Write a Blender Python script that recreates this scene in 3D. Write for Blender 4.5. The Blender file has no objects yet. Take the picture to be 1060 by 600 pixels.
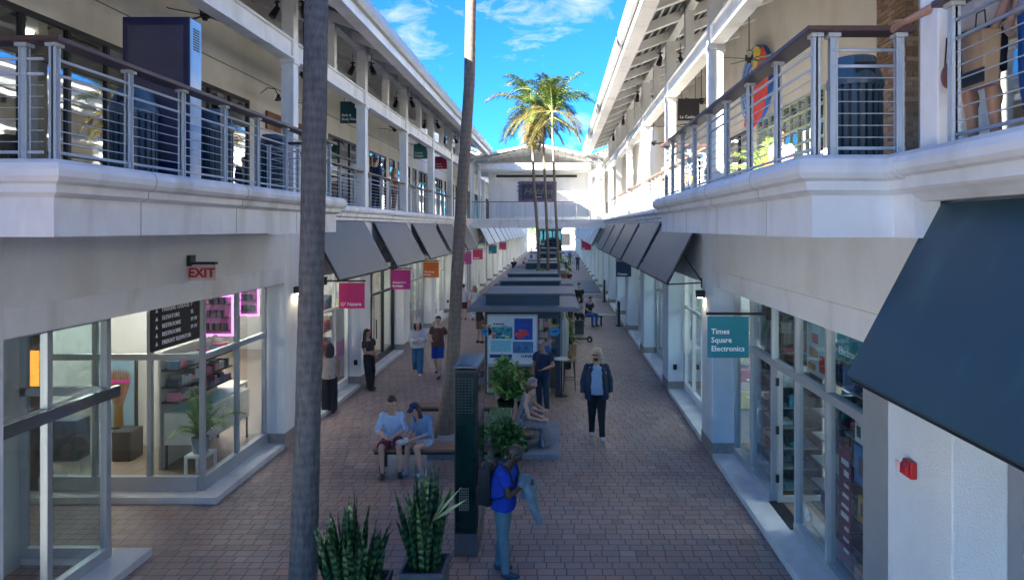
import bpy, bmesh, math, random
from math import sin, cos, pi, radians, sqrt
from mathutils import Vector, Matrix, noise
random.seed(7)
C = bpy.context.scene.collection
V = Vector
# ------------------------------------------------------------ materials
def _new(name):
    m = bpy.data.materials.new(name); m.use_nodes = True
    nt = m.node_tree; return m, nt, nt.nodes['Principled BSDF']
def _coord(nt, kind='Object'):
    return nt.nodes.new('ShaderNodeTexCoord').outputs[kind]
def rgba(c, k=1.0): return (min(c[0]*k,1), min(c[1]*k,1), min(c[2]*k,1), 1)
def M(name, col, rough=.6, metal=0, var=.12, vs=2.5, bump=0, bs=60, stretch=None, emit=None, es=0, dirt=None, spec=.5):
    m, nt, b = _new(name); L = nt.links
    b.inputs['Roughness'].default_value = rough; b.inputs['Metallic'].default_value = metal
    b.inputs['Specular IOR Level'].default_value = spec
    co = _coord(nt)
    if stretch:
        mp = nt.nodes.new('ShaderNodeMapping'); mp.inputs['Scale'].default_value = stretch
        L.new(co, mp.inputs[0]); co = mp.outputs[0]
    if var > 0:
        n = nt.nodes.new('ShaderNodeTexNoise'); n.inputs['Scale'].default_value = vs; n.inputs['Detail'].default_value = 6; n.inputs['Roughness'].default_value = .62
        L.new(co, n.inputs['Vector'])
        r = nt.nodes.new('ShaderNodeValToRGB'); r.color_ramp.elements[0].position = .3; r.color_ramp.elements[1].position = .7
        r.color_ramp.elements[0].color = rgba(col, 1-var); r.color_ramp.elements[1].color = rgba(col, 1+var)
        L.new(n.outputs['Fac'], r.inputs[0]); out = r.outputs[0]
        if dirt:
            n2 = nt.nodes.new('ShaderNodeTexNoise'); n2.inputs['Scale'].default_value = dirt[1]; n2.inputs['Detail'].default_value = 8
            mp2 = nt.nodes.new('ShaderNodeMapping'); mp2.inputs['Scale'].default_value = (1,1,.25); L.new(_coord(nt), mp2.inputs[0]); L.new(mp2.outputs[0], n2.inputs['Vector'])
            r2 = nt.nodes.new('ShaderNodeValToRGB'); r2.color_ramp.elements[0].position = .52; r2.color_ramp.elements[1].position = .75
            r2.color_ramp.elements[1].color = (dirt[2],)*3+(1,)
            L.new(n2.outputs['Fac'], r2.inputs[0])
            mx = nt.nodes.new('ShaderNodeMix'); mx.data_type='RGBA'; L.new(r2.outputs[0], mx.inputs[0]); L.new(out, mx.inputs[6]); mx.inputs[7].default_value = rgba(dirt[0]); out = mx.outputs[2]
        L.new(out, b.inputs['Base Color'])
        rr = nt.nodes.new('ShaderNodeMapRange'); rr.inputs[3].default_value = max(rough-.08,0); rr.inputs[4].default_value = min(rough+.1,1); L.new(n.outputs['Fac'], rr.inputs[0]); L.new(rr.outputs[0], b.inputs['Roughness'])
    else: b.inputs['Base Color'].default_value = rgba(col)
    if bump:
        n3 = nt.nodes.new('ShaderNodeTexNoise'); n3.inputs['Scale'].default_value = bs; n3.inputs['Detail'].default_value = 5
        L.new(co, n3.inputs['Vector'])
        bp = nt.nodes.new('ShaderNodeBump'); bp.inputs['Strength'].default_value = bump; bp.inputs['Distance'].default_value = .02
        L.new(n3.outputs['Fac'], bp.inputs['Height']); L.new(bp.outputs[0], b.inputs['Normal'])
    if emit: b.inputs['Emission Color'].default_value = rgba(emit); b.inputs['Emission Strength'].default_value = es
    return m
def RI(name, cols, rough=.6, bump=0, bs=40, trans=0, var=0, spec=.5):
    """colour drawn per loose piece (leaf, box, plank)"""
    m, nt, b = _new(name); L = nt.links
    g = nt.nodes.new('ShaderNodeNewGeometry'); r = nt.nodes.new('ShaderNodeValToRGB'); r.color_ramp.interpolation = 'CONSTANT'
    e = r.color_ramp.elements
    e[0].position = 0; e[0].color = rgba(cols[0]); e[1].position = 1/len(cols); e[1].color = rgba(cols[1])
    for i in range(2, len(cols)):
        x = e.new(i/len(cols)); x.color = rgba(cols[i])
    L.new(g.outputs['Random Per Island'], r.inputs[0]); out = r.outputs[0]
    if var:
        n = nt.nodes.new('ShaderNodeTexNoise'); n.inputs['Scale'].default_value = 9; n.inputs['Detail'].default_value = 6; L.new(_coord(nt), n.inputs['Vector'])
        h = nt.nodes.new('ShaderNodeMapRange'); h.inputs[1].default_value=.3; h.inputs[2].default_value=.7; h.inputs[3].default_value = 1-var; h.inputs[4].default_value = 1+var; L.new(n.outputs['Fac'], h.inputs[0])
        hs = nt.nodes.new('ShaderNodeHueSaturation'); L.new(out, hs.inputs['Color']); L.new(h.outputs[0], hs.inputs['Value']); out = hs.outputs[0]
    L.new(out, b.inputs['Base Color'])
    b.inputs['Roughness'].default_value = rough; b.inputs['Specular IOR Level'].default_value = spec
    if bump:
        n3 = nt.nodes.new('ShaderNodeTexNoise'); n3.inputs['Scale'].default_value = bs; L.new(_coord(nt), n3.inputs['Vector'])
        bp = nt.nodes.new('ShaderNodeBump'); bp.inputs['Strength'].default_value = bump; bp.inputs['Distance'].default_value=.02; L.new(n3.outputs['Fac'], bp.inputs['Height']); L.new(bp.outputs[0], b.inputs['Normal'])
    if trans:
        t = nt.nodes.new('ShaderNodeBsdfTranslucent'); L.new(out, t.inputs[0]); mx = nt.nodes.new('ShaderNodeMixShader'); mx.inputs[0].default_value = trans
        L.new(b.outputs[0], mx.inputs[1]); L.new(t.outputs[0], mx.inputs[2]); L.new(mx.outputs[0], nt.nodes['Material Output'].inputs[0])
    return m
def GLASS(name, tint=(.86,.92,.93), refl=.0, ior=1.55):
    m = bpy.data.materials.new(name); m.use_nodes = True; nt = m.node_tree; L = nt.links
    nt.nodes.remove(nt.nodes['Principled BSDF'])
    t = nt.nodes.new('ShaderNodeBsdfTransparent'); t.inputs[0].default_value = rgba(tint)
    g = nt.nodes.new('ShaderNodeBsdfGlossy'); g.inputs['Roughness'].default_value = .02; g.inputs[0].default_value = (1,1,1,1)
    f = nt.nodes.new('ShaderNodeLayerWeight'); pw = nt.nodes.new('ShaderNodeMath'); pw.operation = 'POWER'; pw.inputs[1].default_value = 4; L.new(f.outputs['Facing'], pw.inputs[0])
    a = nt.nodes.new('ShaderNodeMath'); a.operation = 'MULTIPLY_ADD'; a.inputs[1].default_value = .85; a.inputs[2].default_value = .045+refl; L.new(pw.outputs[0], a.inputs[0])
    n = nt.nodes.new('ShaderNodeTexNoise'); n.inputs['Scale'].default_value = .9; L.new(_coord(nt), n.inputs['Vector'])
    bp = nt.nodes.new('ShaderNodeBump'); bp.inputs['Strength'].default_value = .12; bp.inputs['Distance'].default_value = .02; L.new(n.outputs['Fac'], bp.inputs['Height']); L.new(bp.outputs[0], g.inputs['Normal'])
    mx = nt.nodes.new('ShaderNodeMixShader'); L.new(a.outputs[0], mx.inputs[0]); L.new(t.outputs[0], mx.inputs[1]); L.new(g.outputs[0], mx.inputs[2]); L.new(mx.outputs[0], nt.nodes['Material Output'].inputs[0])
    return m
def EM(name, col, s):
    m, nt, b = _new(name); b.inputs['Base Color'].default_value = rgba(col, .6); b.inputs['Emission Color'].default_value = rgba(col); b.inputs['Emission Strength'].default_value = s; return m
def brickpave():
    m, nt, b = _new('brick paving'); L = nt.links; N = nt.nodes
    sp = N.new('ShaderNodeSeparateXYZ'); L.new(_coord(nt), sp.inputs[0])
    def mt(op, a, bb=None, c=None):
        n = N.new('ShaderNodeMath'); n.operation = op
        for i, v in enumerate((a, bb, c)):
            if v is None: continue
            if isinstance(v, (int, float)): n.inputs[i].default_value = v
            else: L.new(v, n.inputs[i])
        return n.outputs[0]
    y = mt('DIVIDE', sp.outputs[1], .165); row = mt('FLOOR', y); fy = mt('SUBTRACT', y, row)
    rj = N.new('ShaderNodeTexWhiteNoise'); rj.noise_dimensions = '1D'; L.new(row, rj.inputs['W'])
    x = mt('ADD', mt('DIVIDE', sp.outputs[0], .62), mt('ADD', mt('MULTIPLY', row, .4), mt('MULTIPLY', rj.outputs[0], .12)))
    cell = mt('FLOOR', x); f = mt('SUBTRACT', x, cell)
    # stones: 0-.385 | .385-.77 | .77-1   (two large, one small)
    s1 = mt('GREATER_THAN', f, .385); s2 = mt('GREATER_THAN', f, .74)
    d = mt('MINIMUM', mt('MINIMUM', f, mt('SUBTRACT', 1, f)), mt('MINIMUM', mt('ABSOLUTE', mt('SUBTRACT', f, .385)), mt('ABSOLUTE', mt('SUBTRACT', f, .74))))
    dx = mt('MULTIPLY', d, .62); dy = mt('MULTIPLY', mt('MINIMUM', fy, mt('SUBTRACT', 1, fy)), .165)
    dm = mt('MINIMUM', dx, dy)
    mort = N.new('ShaderNodeMapRange'); mort.inputs[1].default_value = .003; mort.inputs[2].default_value = .0095; L.new(dm, mort.inputs[0])
    cid = mt('ADD', mt('MULTIPLY', cell, 3), mt('ADD', s1, s2))
    cv = N.new('ShaderNodeCombineXYZ'); L.new(cid, cv.inputs[0]); L.new(row, cv.inputs[1])
    wn = N.new('ShaderNodeTexWhiteNoise'); wn.noise_dimensions = '2D'; L.new(cv.outputs[0], wn.inputs['Vector'])
    r = N.new('ShaderNodeValToRGB'); e = r.color_ramp.elements
    e[0].color = (.23,.16,.14,1); e[1].position = 1; e[1].color = (.35,.275,.25,1)
    for p, c in ((.2,(.30,.205,.175)),(.45,(.31,.23,.205)),(.7,(.265,.205,.19)),(.93,(.33,.20,.16))):
        q = e.new(p); q.color = rgba(c)
    L.new(wn.outputs[0], r.inputs[0])
    nz = N.new('ShaderNodeTexNoise'); nz.inputs['Scale'].default_value = 55; nz.inputs['Detail'].default_value = 4; L.new(_coord(nt), nz.inputs['Vector'])
    n2 = N.new('ShaderNodeTexNoise'); n2.inputs['Scale'].default_value = .45; n2.inputs['Detail'].default_value = 8; n2.inputs['Roughness'].default_value=.65; L.new(_coord(nt), n2.inputs['Vector'])
    k = mt('MULTIPLY', mt('ADD', mt('MULTIPLY', nz.outputs[0], .5), .75), mt('ADD', mt('MULTIPLY', n2.outputs[0], 1.1), .45))
    hs = N.new('ShaderNodeHueSaturation'); L.new(r.outputs[0], hs.inputs['Color']); L.new(k, hs.inputs['Value'])
    mx = N.new('ShaderNodeMix'); mx.data_type = 'RGBA'; L.new(mort.outputs[0], mx.inputs[0]); mx.inputs[6].default_value = (.05,.042,.04,1); L.new(hs.outputs[0], mx.inputs[7]); L.new(mx.outputs[2], b.inputs['Base Color'])
    vo = N.new('ShaderNodeTexVoronoi'); vo.inputs['Scale'].default_value = 1.7; L.new(_coord(nt), vo.inputs['Vector'])
    sp_ = mt('LESS_THAN', vo.outputs['Distance'], .035); m2 = N.new('ShaderNodeMix'); m2.data_type = 'RGBA'; L.new(mt('MULTIPLY', sp_, .6), m2.inputs[0]); L.new(mx.outputs[2], m2.inputs[6]); m2.inputs[7].default_value = (.05,.045,.045,1)
    st = N.new('ShaderNodeTexNoise'); st.inputs['Scale'].default_value = 1.3; st.inputs['Detail'].default_value = 9; st.inputs['Roughness'].default_value = .7; L.new(_coord(nt), st.inputs['Vector'])
    sr = N.new('ShaderNodeMapRange'); sr.inputs[1].default_value = .56; sr.inputs[2].default_value = .72; sr.inputs[4].default_value = .55; L.new(st.outputs[0], sr.inputs[0])
    m3 = N.new('ShaderNodeMix'); m3.data_type = 'RGBA'; L.new(sr.outputs[0], m3.inputs[0]); L.new(m2.outputs[2], m3.inputs[6]); m3.inputs[7].default_value = (.10,.075,.07,1); L.new(m3.outputs[2], b.inputs['Base Color'])
    rg = mt('ADD', mt('MULTIPLY', n2.outputs[0], .35), .38); L.new(rg, b.inputs['Roughness'])
    hh = mt('ADD', mort.outputs[0], mt('ADD', mt('MULTIPLY', nz.outputs[0], .25), mt('MULTIPLY', wn.outputs[0], .35)))
    bp = N.new('ShaderNodeBump'); bp.inputs['Strength'].default_value = .55; bp.inputs['Distance'].default_value = .006; L.new(hh, bp.inputs['Height']); L.new(bp.outputs[0], b.inputs['Normal'])
    return m
def BANDS(name, c1, c2, scale, axis='Z', rough=.6, dist=3):
    m, nt, b = _new(name); L = nt.links
    w = nt.nodes.new('ShaderNodeTexWave'); w.bands_direction = axis; w.inputs['Scale'].default_value = scale; w.inputs['Distortion'].default_value = dist; w.inputs['Detail'].default_value = 3; w.inputs['Detail Scale'].default_value = 2
    L.new(_coord(nt), w.inputs['Vector'])
    r = nt.nodes.new('ShaderNodeValToRGB'); r.color_ramp.elements[0].position=.25; r.color_ramp.elements[1].position=.75; r.color_ramp.elements[0].color = rgba(c1); r.color_ramp.elements[1].color = rgba(c2)
    L.new(w.outputs['Fac'], r.inputs[0])
    n = nt.nodes.new('ShaderNodeTexNoise'); n.inputs['Scale'].default_value = 7; n.inputs['Detail'].default_value = 8; L.new(_coord(nt), n.inputs['Vector'])
    h = nt.nodes.new('ShaderNodeMapRange'); h.inputs[1].default_value=.3; h.inputs[2].default_value=.7; h.inputs[3].default_value = .7; h.inputs[4].default_value = 1.3; L.new(n.outputs['Fac'], h.inputs[0])
    hs = nt.nodes.new('ShaderNodeHueSaturation'); L.new(r.outputs[0], hs.inputs['Color']); L.new(h.outputs[0], hs.inputs['Value']); L.new(hs.outputs[0], b.inputs['Base Color'])
    b.inputs['Roughness'].default_value = rough
    bp = nt.nodes.new('ShaderNodeBump'); bp.inputs['Strength'].default_value = .5; bp.inputs['Distance'].default_value=.02; L.new(w.outputs['Fac'], bp.inputs['Height']); L.new(bp.outputs[0], b.inputs['Normal'])
    return m
m_pave = brickpave()
m_white = M('white painted metal', (.86,.86,.84), .45, var=.06, vs=3, bump=.08, bs=30, dirt=((.45,.43,.38),1.6,.55))
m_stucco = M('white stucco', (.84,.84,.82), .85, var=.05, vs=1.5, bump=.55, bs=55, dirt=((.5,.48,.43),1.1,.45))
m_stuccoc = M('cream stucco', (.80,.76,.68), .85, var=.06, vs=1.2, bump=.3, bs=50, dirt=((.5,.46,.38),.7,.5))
m_stuccoR = M('shade tinted stucco', (.62,.69,.74), .85, var=.05, vs=1.5, bump=.55, bs=55, dirt=((.42,.45,.46),1.1,.45))  # white stucco of the right row with blue shade mixed into its colour
m_mouldR = M('shade tinted moulding', (.64,.71,.77), .5, var=.06, vs=2, bump=.12, bs=20, dirt=((.36,.39,.4),2.0,.6))  # right row mouldings: the same blue shade tinted into the white
m_mould = M('white moulding paint', (.84,.85,.86), .5, var=.06, vs=2, bump=.12, bs=20, dirt=((.42,.41,.37),2.0,.6))
m_stone = M('pier base stone', (.30,.27,.24), .8, var=.2, vs=12, bump=.3, bs=80)
m_kerb = M('pale concrete', (.62,.62,.60), .8, var=.1, vs=3, bump=.2, bs=60, dirt=((.35,.34,.32),1.4,.6))
m_conc = M('grey concrete', (.34,.34,.34), .85, var=.15, vs=2, bump=.3, bs=60)
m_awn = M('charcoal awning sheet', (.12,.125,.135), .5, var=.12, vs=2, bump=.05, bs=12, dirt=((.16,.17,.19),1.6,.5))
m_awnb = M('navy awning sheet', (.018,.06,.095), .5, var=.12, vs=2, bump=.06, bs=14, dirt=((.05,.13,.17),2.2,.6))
m_awnp = M('sky brightened awning sheet', (.55,.57,.58), .5, var=.08)  # awnings past the bridge: open-sky brightness put into a lighter sheet colour
m_dark = M('dark painted metal', (.02,.022,.026), .4, var=.15)
m_black = M('black', (.012,.012,.014), .5, var=.1)
m_alu = M('grey aluminium frame', (.42,.45,.47), .35, .35, var=.08, bump=.03)
m_steel = M('painted steel post', (.50,.56,.60), .4, .1, var=.08)
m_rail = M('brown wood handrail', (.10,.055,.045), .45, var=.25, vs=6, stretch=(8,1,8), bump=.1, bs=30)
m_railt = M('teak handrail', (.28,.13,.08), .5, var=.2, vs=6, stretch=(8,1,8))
m_cable = M('steel cable', (.6,.62,.63), .3, .6, var=0)
m_roofm = M('roof deck', (.07,.075,.085), .6, var=.15)
m_gutter = M('grey gutter metal', (.42,.44,.44), .45, .2, var=.12, vs=4)
m_glass = GLASS('clear glass')
m_glassd = GLASS('tinted glass', (.55,.62,.66), .20)
m_wood = M('teak bench wood', (.26,.14,.09), .55, var=.25, vs=5, stretch=(1,9,9), bump=.15, bs=20)
m_floor = M('shop floor wood', (.22,.17,.13), .45, var=.3, vs=2, stretch=(6,.6,1), bump=.05)
m_inw = M('shop wall', (.60,.59,.56), .8, var=.05)
m_navy = M('navy kiosk metal', (.018,.04,.065), .42, var=.15)
m_ktop = M('grey kiosk roof', (.14,.16,.178), .6, var=.15, vs=2, dirt=((.12,.13,.14),1.5,.5))
m_lamp = EM('shop ceiling light', (1,.93,.84), 10)
m_lampc = EM('cool shop light', (.75,.92,1), 8)
m_pink = EM('pink lit frame', (.95,.25,.85), .35)
m_red = M('red enamel', (.45,.015,.02), .35, var=.1)
m_txt = M('white lettering', (.85,.85,.85), .6, var=0)
m_txtg = M('gold lettering', (.7,.6,.4), .6, var=0)
m_skin = [M('skin tone a', (.55,.34,.25), .55, var=.06), M('skin tone b', (.36,.2,.13), .55, var=.06), M('skin tone c', (.06,.032,.022), .5, var=.08)]
# ------------------------------------------------------------ mesh builder
class MB:
    def __init__(s): s.v = []; s.f = []
    def add(s, vs, fs):
        o = len(s.v); s.v += [tuple(p) for p in vs]; s.f += [tuple(i+o for i in f) for f in fs]; return s
    def box(s, x0, x1, y0, y1, z0, z1, rot=None, c=None):
        if x0 > x1: x0, x1 = x1, x0
        if y0 > y1: y0, y1 = y1, y0
        if z0 > z1: z0, z1 = z1, z0
        vs = [V((x,y,z)) for z in (z0,z1) for y in (y0,y1) for x in (x0,x1)]
        if rot is not None:
            c = V(c) if c else V(((x0+x1)/2,(y0+y1)/2,(z0+z1)/2)); vs = [rot @ (p-c) + c for p in vs]
        return s.add(vs, [(0,2,3,1),(4,5,7,6),(0,1,5,4),(2,6,7,3),(0,4,6,2),(1,3,7,5)])
    def prism(s, pts, a0, a1, axis='y'):
        """pts: 2D outline, (x,z) for y axis, (y,z) for x axis, (x,y) for z axis"""
        def mk(p, a): return {'y': (p[0],a,p[1]), 'x': (a,p[0],p[1]), 'z': (p[0],p[1],a)}[axis]
        n = len(pts); vs = [mk(p,a0) for p in pts] + [mk(p,a1) for p in pts]
        return s.add(vs, [tuple(range(n))[::-1], tuple(range(n,2*n))] + [(i,(i+1)%n,n+(i+1)%n,n+i) for i in range(n)])
    def sweep(s, path, prof, closed=False):
        """path: (x,y) list; prof: (offset to the left of travel, z) list, closed outline; mitred"""
        P = [V((p[0],p[1])) for p in path]; n = len(P); k = len(prof); vs = []; fs = []
        for i, p in enumerate(P):
            d0 = (p-P[i-1]).normalized() if i else (P[1]-p).normalized()
            d1 = (P[i+1]-p).normalized() if i < n-1 else d0
            n0 = V((-d0.y,d0.x)); n1 = V((-d1.y,d1.x)); m = (n0+n1).normalized(); m = m/max(m.dot(n0),.3)
            for o, z in prof: vs.append((p.x+m.x*o, p.y+m.y*o, z))
        for i in range(n-1):
            for j in range(k):
                a = i*k+j; b = i*k+(j+1)%k; fs.append((a,b,b+k,a+k))
        fs += [tuple(range(k))[::-1], tuple(range((n-1)*k, n*k))]
        return s.add(vs, fs)
    def tube(s, pts, rad, n=8, side=None, cap=True, round_=False):
        pts = [V(p) for p in pts]
        if not isinstance(rad, (list, tuple)): rad = [rad]*len(pts)
        rad = [r if isinstance(r, (list,tuple)) else (r,r) for r in rad]
        if round_:
            d = (pts[1]-pts[0]).normalized(); r = rad[0]; m = min(r)
            pts = [pts[0]-d*m, pts[0]-d*m*.7] + pts; rad = [(r[0]*.15,r[1]*.15),(r[0]*.72,r[1]*.72)] + list(rad)
            d = (pts[-1]-pts[-2]).normalized(); r = rad[-1]; m = min(r)
            pts = pts + [pts[-1]+d*m*.7, pts[-1]+d*m]; rad = list(rad) + [(r[0]*.72,r[1]*.72),(r[0]*.15,r[1]*.15)]
        vs = []; fs = []; N = len(pts); prev = None
        for i, p in enumerate(pts):
            t = (pts[min(i+1,N-1)]-pts[max(i-1,0)])
            t = t.normalized() if t.length > 1e-9 else V((0,0,1))
            if side is not None: a = V(side) - t*t.dot(V(side))
            elif prev is not None: a = prev - t*t.dot(prev)
            else:
                a = V((1,0,0)) if abs(t.x) < .9 else V((0,1,0)); a = a - t*t.dot(a)
            if a.length < 1e-6: a = t.orthogonal()
            a.normalize(); prev = a; b = t.cross(a)
            for j in range(n):
                q = 2*pi*j/n; vs.append(p + a*cos(q)*rad[i][0] + b*sin(q)*rad[i][1])
        for i in range(N-1):
            for j in range(n):
                fs.append((i*n+j, i*n+(j+1)%n, (i+1)*n+(j+1)%n, (i+1)*n+j))
        if cap: fs += [tuple(range(n))[::-1], tuple(range((N-1)*n, N*n))]
        return s.add(vs, fs)
    def ell(s, c, r, n=12, m=8, rot=None):
        if not isinstance(r,(list,tuple)): r = (r,r,r)
        c = V(c); vs = []; fs = []
        for i in range(1, m):
            a = pi*i/m
            for j in range(n):
                q = 2*pi*j/n; p = V((r[0]*sin(a)*cos(q), r[1]*sin(a)*sin(q), r[2]*cos(a))); vs.append(c + (rot@p if rot is not None else p))
        t = V((0,0,r[2])); vs += [c+(rot@t if rot is not None else t), c-(rot@t if rot is not None else t)]
        T = len(vs)-2
        for i in range(m-2):
            for j in range(n): fs.append((i*n+j, (i+1)*n+j, (i+1)*n+(j+1)%n, i*n+(j+1)%n))
        for j in range(n): fs += [(T,j,(j+1)%n), (T+1,(m-2)*n+(j+1)%n,(m-2)*n+j)]
        return s.add(vs, fs)
    def cyl(s, c, r, z0, z1, n=16, r2=None):
        r2 = r if r2 is None else r2
        return s.tube([(c[0],c[1],z0),(c[0],c[1],z1)], [r,r2], n)
    def lathe(s, c, prof, n=20):
        return s.tube([(c[0],c[1],c[2]+z) for r,z in prof], [max(r,.001) for r,z in prof], n)
    def quad(s, a, b, c, d): return s.add([a,b,c,d], [(0,1,2,3)])
    def mesh(s, name):
        me = bpy.data.meshes.new(name); me.from_pydata(s.v, [], s.f); me.update(); return me
    def build(s, name, mat, parent=None, smooth=False, bevel=0, org=True):
        o_ = wloc(parent) if (parent is not None and org) else V((0,0,0))
        if o_.length > 0: s.v = [(p[0]-o_.x, p[1]-o_.y, p[2]-o_.z) for p in s.v]
        me = s.mesh(name); me.materials.append(mat)
        if smooth: me.polygons.foreach_set('use_smooth', [True]*len(me.polygons))
        return link(name, me, parent, bevel)
def link(name, me, parent=None, bevel=0):
    o = bpy.data.objects.new(name, me); C.objects.link(o)
    if parent is not None: o.parent = parent
    if bevel:
        md = o.modifiers.new('bevel', 'BEVEL'); md.width = bevel; md.segments = 2; md.limit_method = 'ANGLE'
    return o
def wloc(o):
    r = V((0,0,0))
    while o is not None: r += o.location; o = o.parent
    return r
def tag(o, label=None, cat=None, group=None, kind=None):
    if label: o['label'] = label
    if cat: o['category'] = cat
    if group: o['group'] = group
    if kind: o['kind'] = kind
    return o
def thing(name, label, cat, loc=(0,0,0), rz=0, group=None):
    o = bpy.data.objects.new(name, None); C.objects.link(o); o.location = loc; o.rotation_euler = (0,0,rz); o.empty_display_size = .2
    return tag(o, label, cat, group)
def kids(o): return [c for c in C.objects if c.parent == o]
def copytree(o, loc=None, rz=None, label=None, parent=None):
    c = o.copy(); C.objects.link(c)
    if parent is not None: c.parent = parent
    for ch in kids(o): copytree(ch, parent=c)
    if loc is not None: c.location = loc
    if rz is not None: c.rotation_euler = (0,0,rz)
    if label: c['label'] = label
    return c
def struct(name, mb, mat, **k): return tag(mb.build(name, mat, None, **k), kind='structure')
ORD = ['nearest','second nearest','third nearest','fourth nearest','fifth nearest','sixth nearest','seventh nearest','eighth nearest','ninth nearest','tenth nearest','eleventh nearest','twelfth nearest','thirteenth nearest','fourteenth nearest','fifteenth nearest','sixteenth nearest','seventeenth nearest','eighteenth nearest','nineteenth nearest','twentieth nearest','twenty-first nearest']
def RZ(a): return Matrix.Rotation(a, 3, 'Z')
def text_mesh(lines, size, mat, parent, loc, rot, name='lettering', align='LEFT', gap=1.15, ext=.003, bold=0):
    cu = bpy.data.curves.new('txt', 'FONT'); cu.body = '\n'.join(lines); cu.size = size; cu.align_x = align; cu.space_line = gap; cu.extrude = ext; cu.offset = bold; cu.resolution_u = 2
    t = bpy.data.objects.new('txt', cu); C.objects.link(t); bpy.context.view_layer.update()
    dg = bpy.context.evaluated_depsgraph_get(); me = bpy.data.meshes.new_from_object(t.evaluated_get(dg)); bpy.data.objects.remove(t)
    me.transform(Matrix.Translation(V(loc)) @ rot.to_4x4()); me.materials.clear(); me.materials.append(mat)
    me.transform(Matrix.Translation(-wloc(parent)))
    return link(name, me, parent)
R_FRONT = Matrix.Rotation(pi/2, 3, 'X')             # text facing -Y
R_EAST = Matrix.Rotation(pi/2, 3, 'Z') @ R_FRONT     # facing +X
R_WEST = Matrix.Rotation(-pi/2, 3, 'Z') @ R_FRONT    # facing -X
# ------------------------------------------------------------ site dimensions (metres); origin below the viewpoint
XL, XR, DZ, PER = -5.46, 2.94, 4.98, 5.2
YEND = 118.0
g = MB(); g.box(-300,300,-60,500,-.5,0); struct('ground', g, m_pave)
g = MB(); g.box(-60,70,119,400,.004,.06); struct('plaza', g, M('sunny plaza concrete', (.30,.29,.27), .9, var=.2, vs=.3))
# kerb strips under the shop fronts
g = MB()
for y in range(0, 40): g.box(-5.83,XL,10.78+y*2.7,10.775+y*2.7+2.69,0,.11)
g.box(-9,-5.83,10.78,11.09,0,.11); g.box(-5.9,XL,3,9.1,0,.11); g.box(-7.2,-5.9,8.83,9.1,0,.11)
struct('kerb_strip', g, m_kerb, bevel=.008)
g = MB()
for y in range(0, 44): g.box(XR,3.4,-2+y*2.7,-2+y*2.7+2.69,0,.11)
struct('kerb_strip', g, m_kerb, bevel=.008)
# level bands across the walk on the right
g = MB()
for y in (34.2, 41.4, 45.2): g.box(.6,XR-.004,y,y+.35,.004,.012)
struct('path_band', g, m_kerb)
g = MB(); g.box(.6,XR-.004,46,56,.004,.05); struct('path_slab', g, M('blue grey slate', (.12,.15,.17), .6, var=.15))
g = MB(); g.box(-3.25,-2.35,11.95,13.4,.004,.008).box(-2.5,.02,12.85,15.0,.004,.10); struct('pavement_pad', g, M('worn blue grey concrete', (.22,.25,.28), .8, var=.2, vs=2, bump=.2), bevel=.006)

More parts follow.
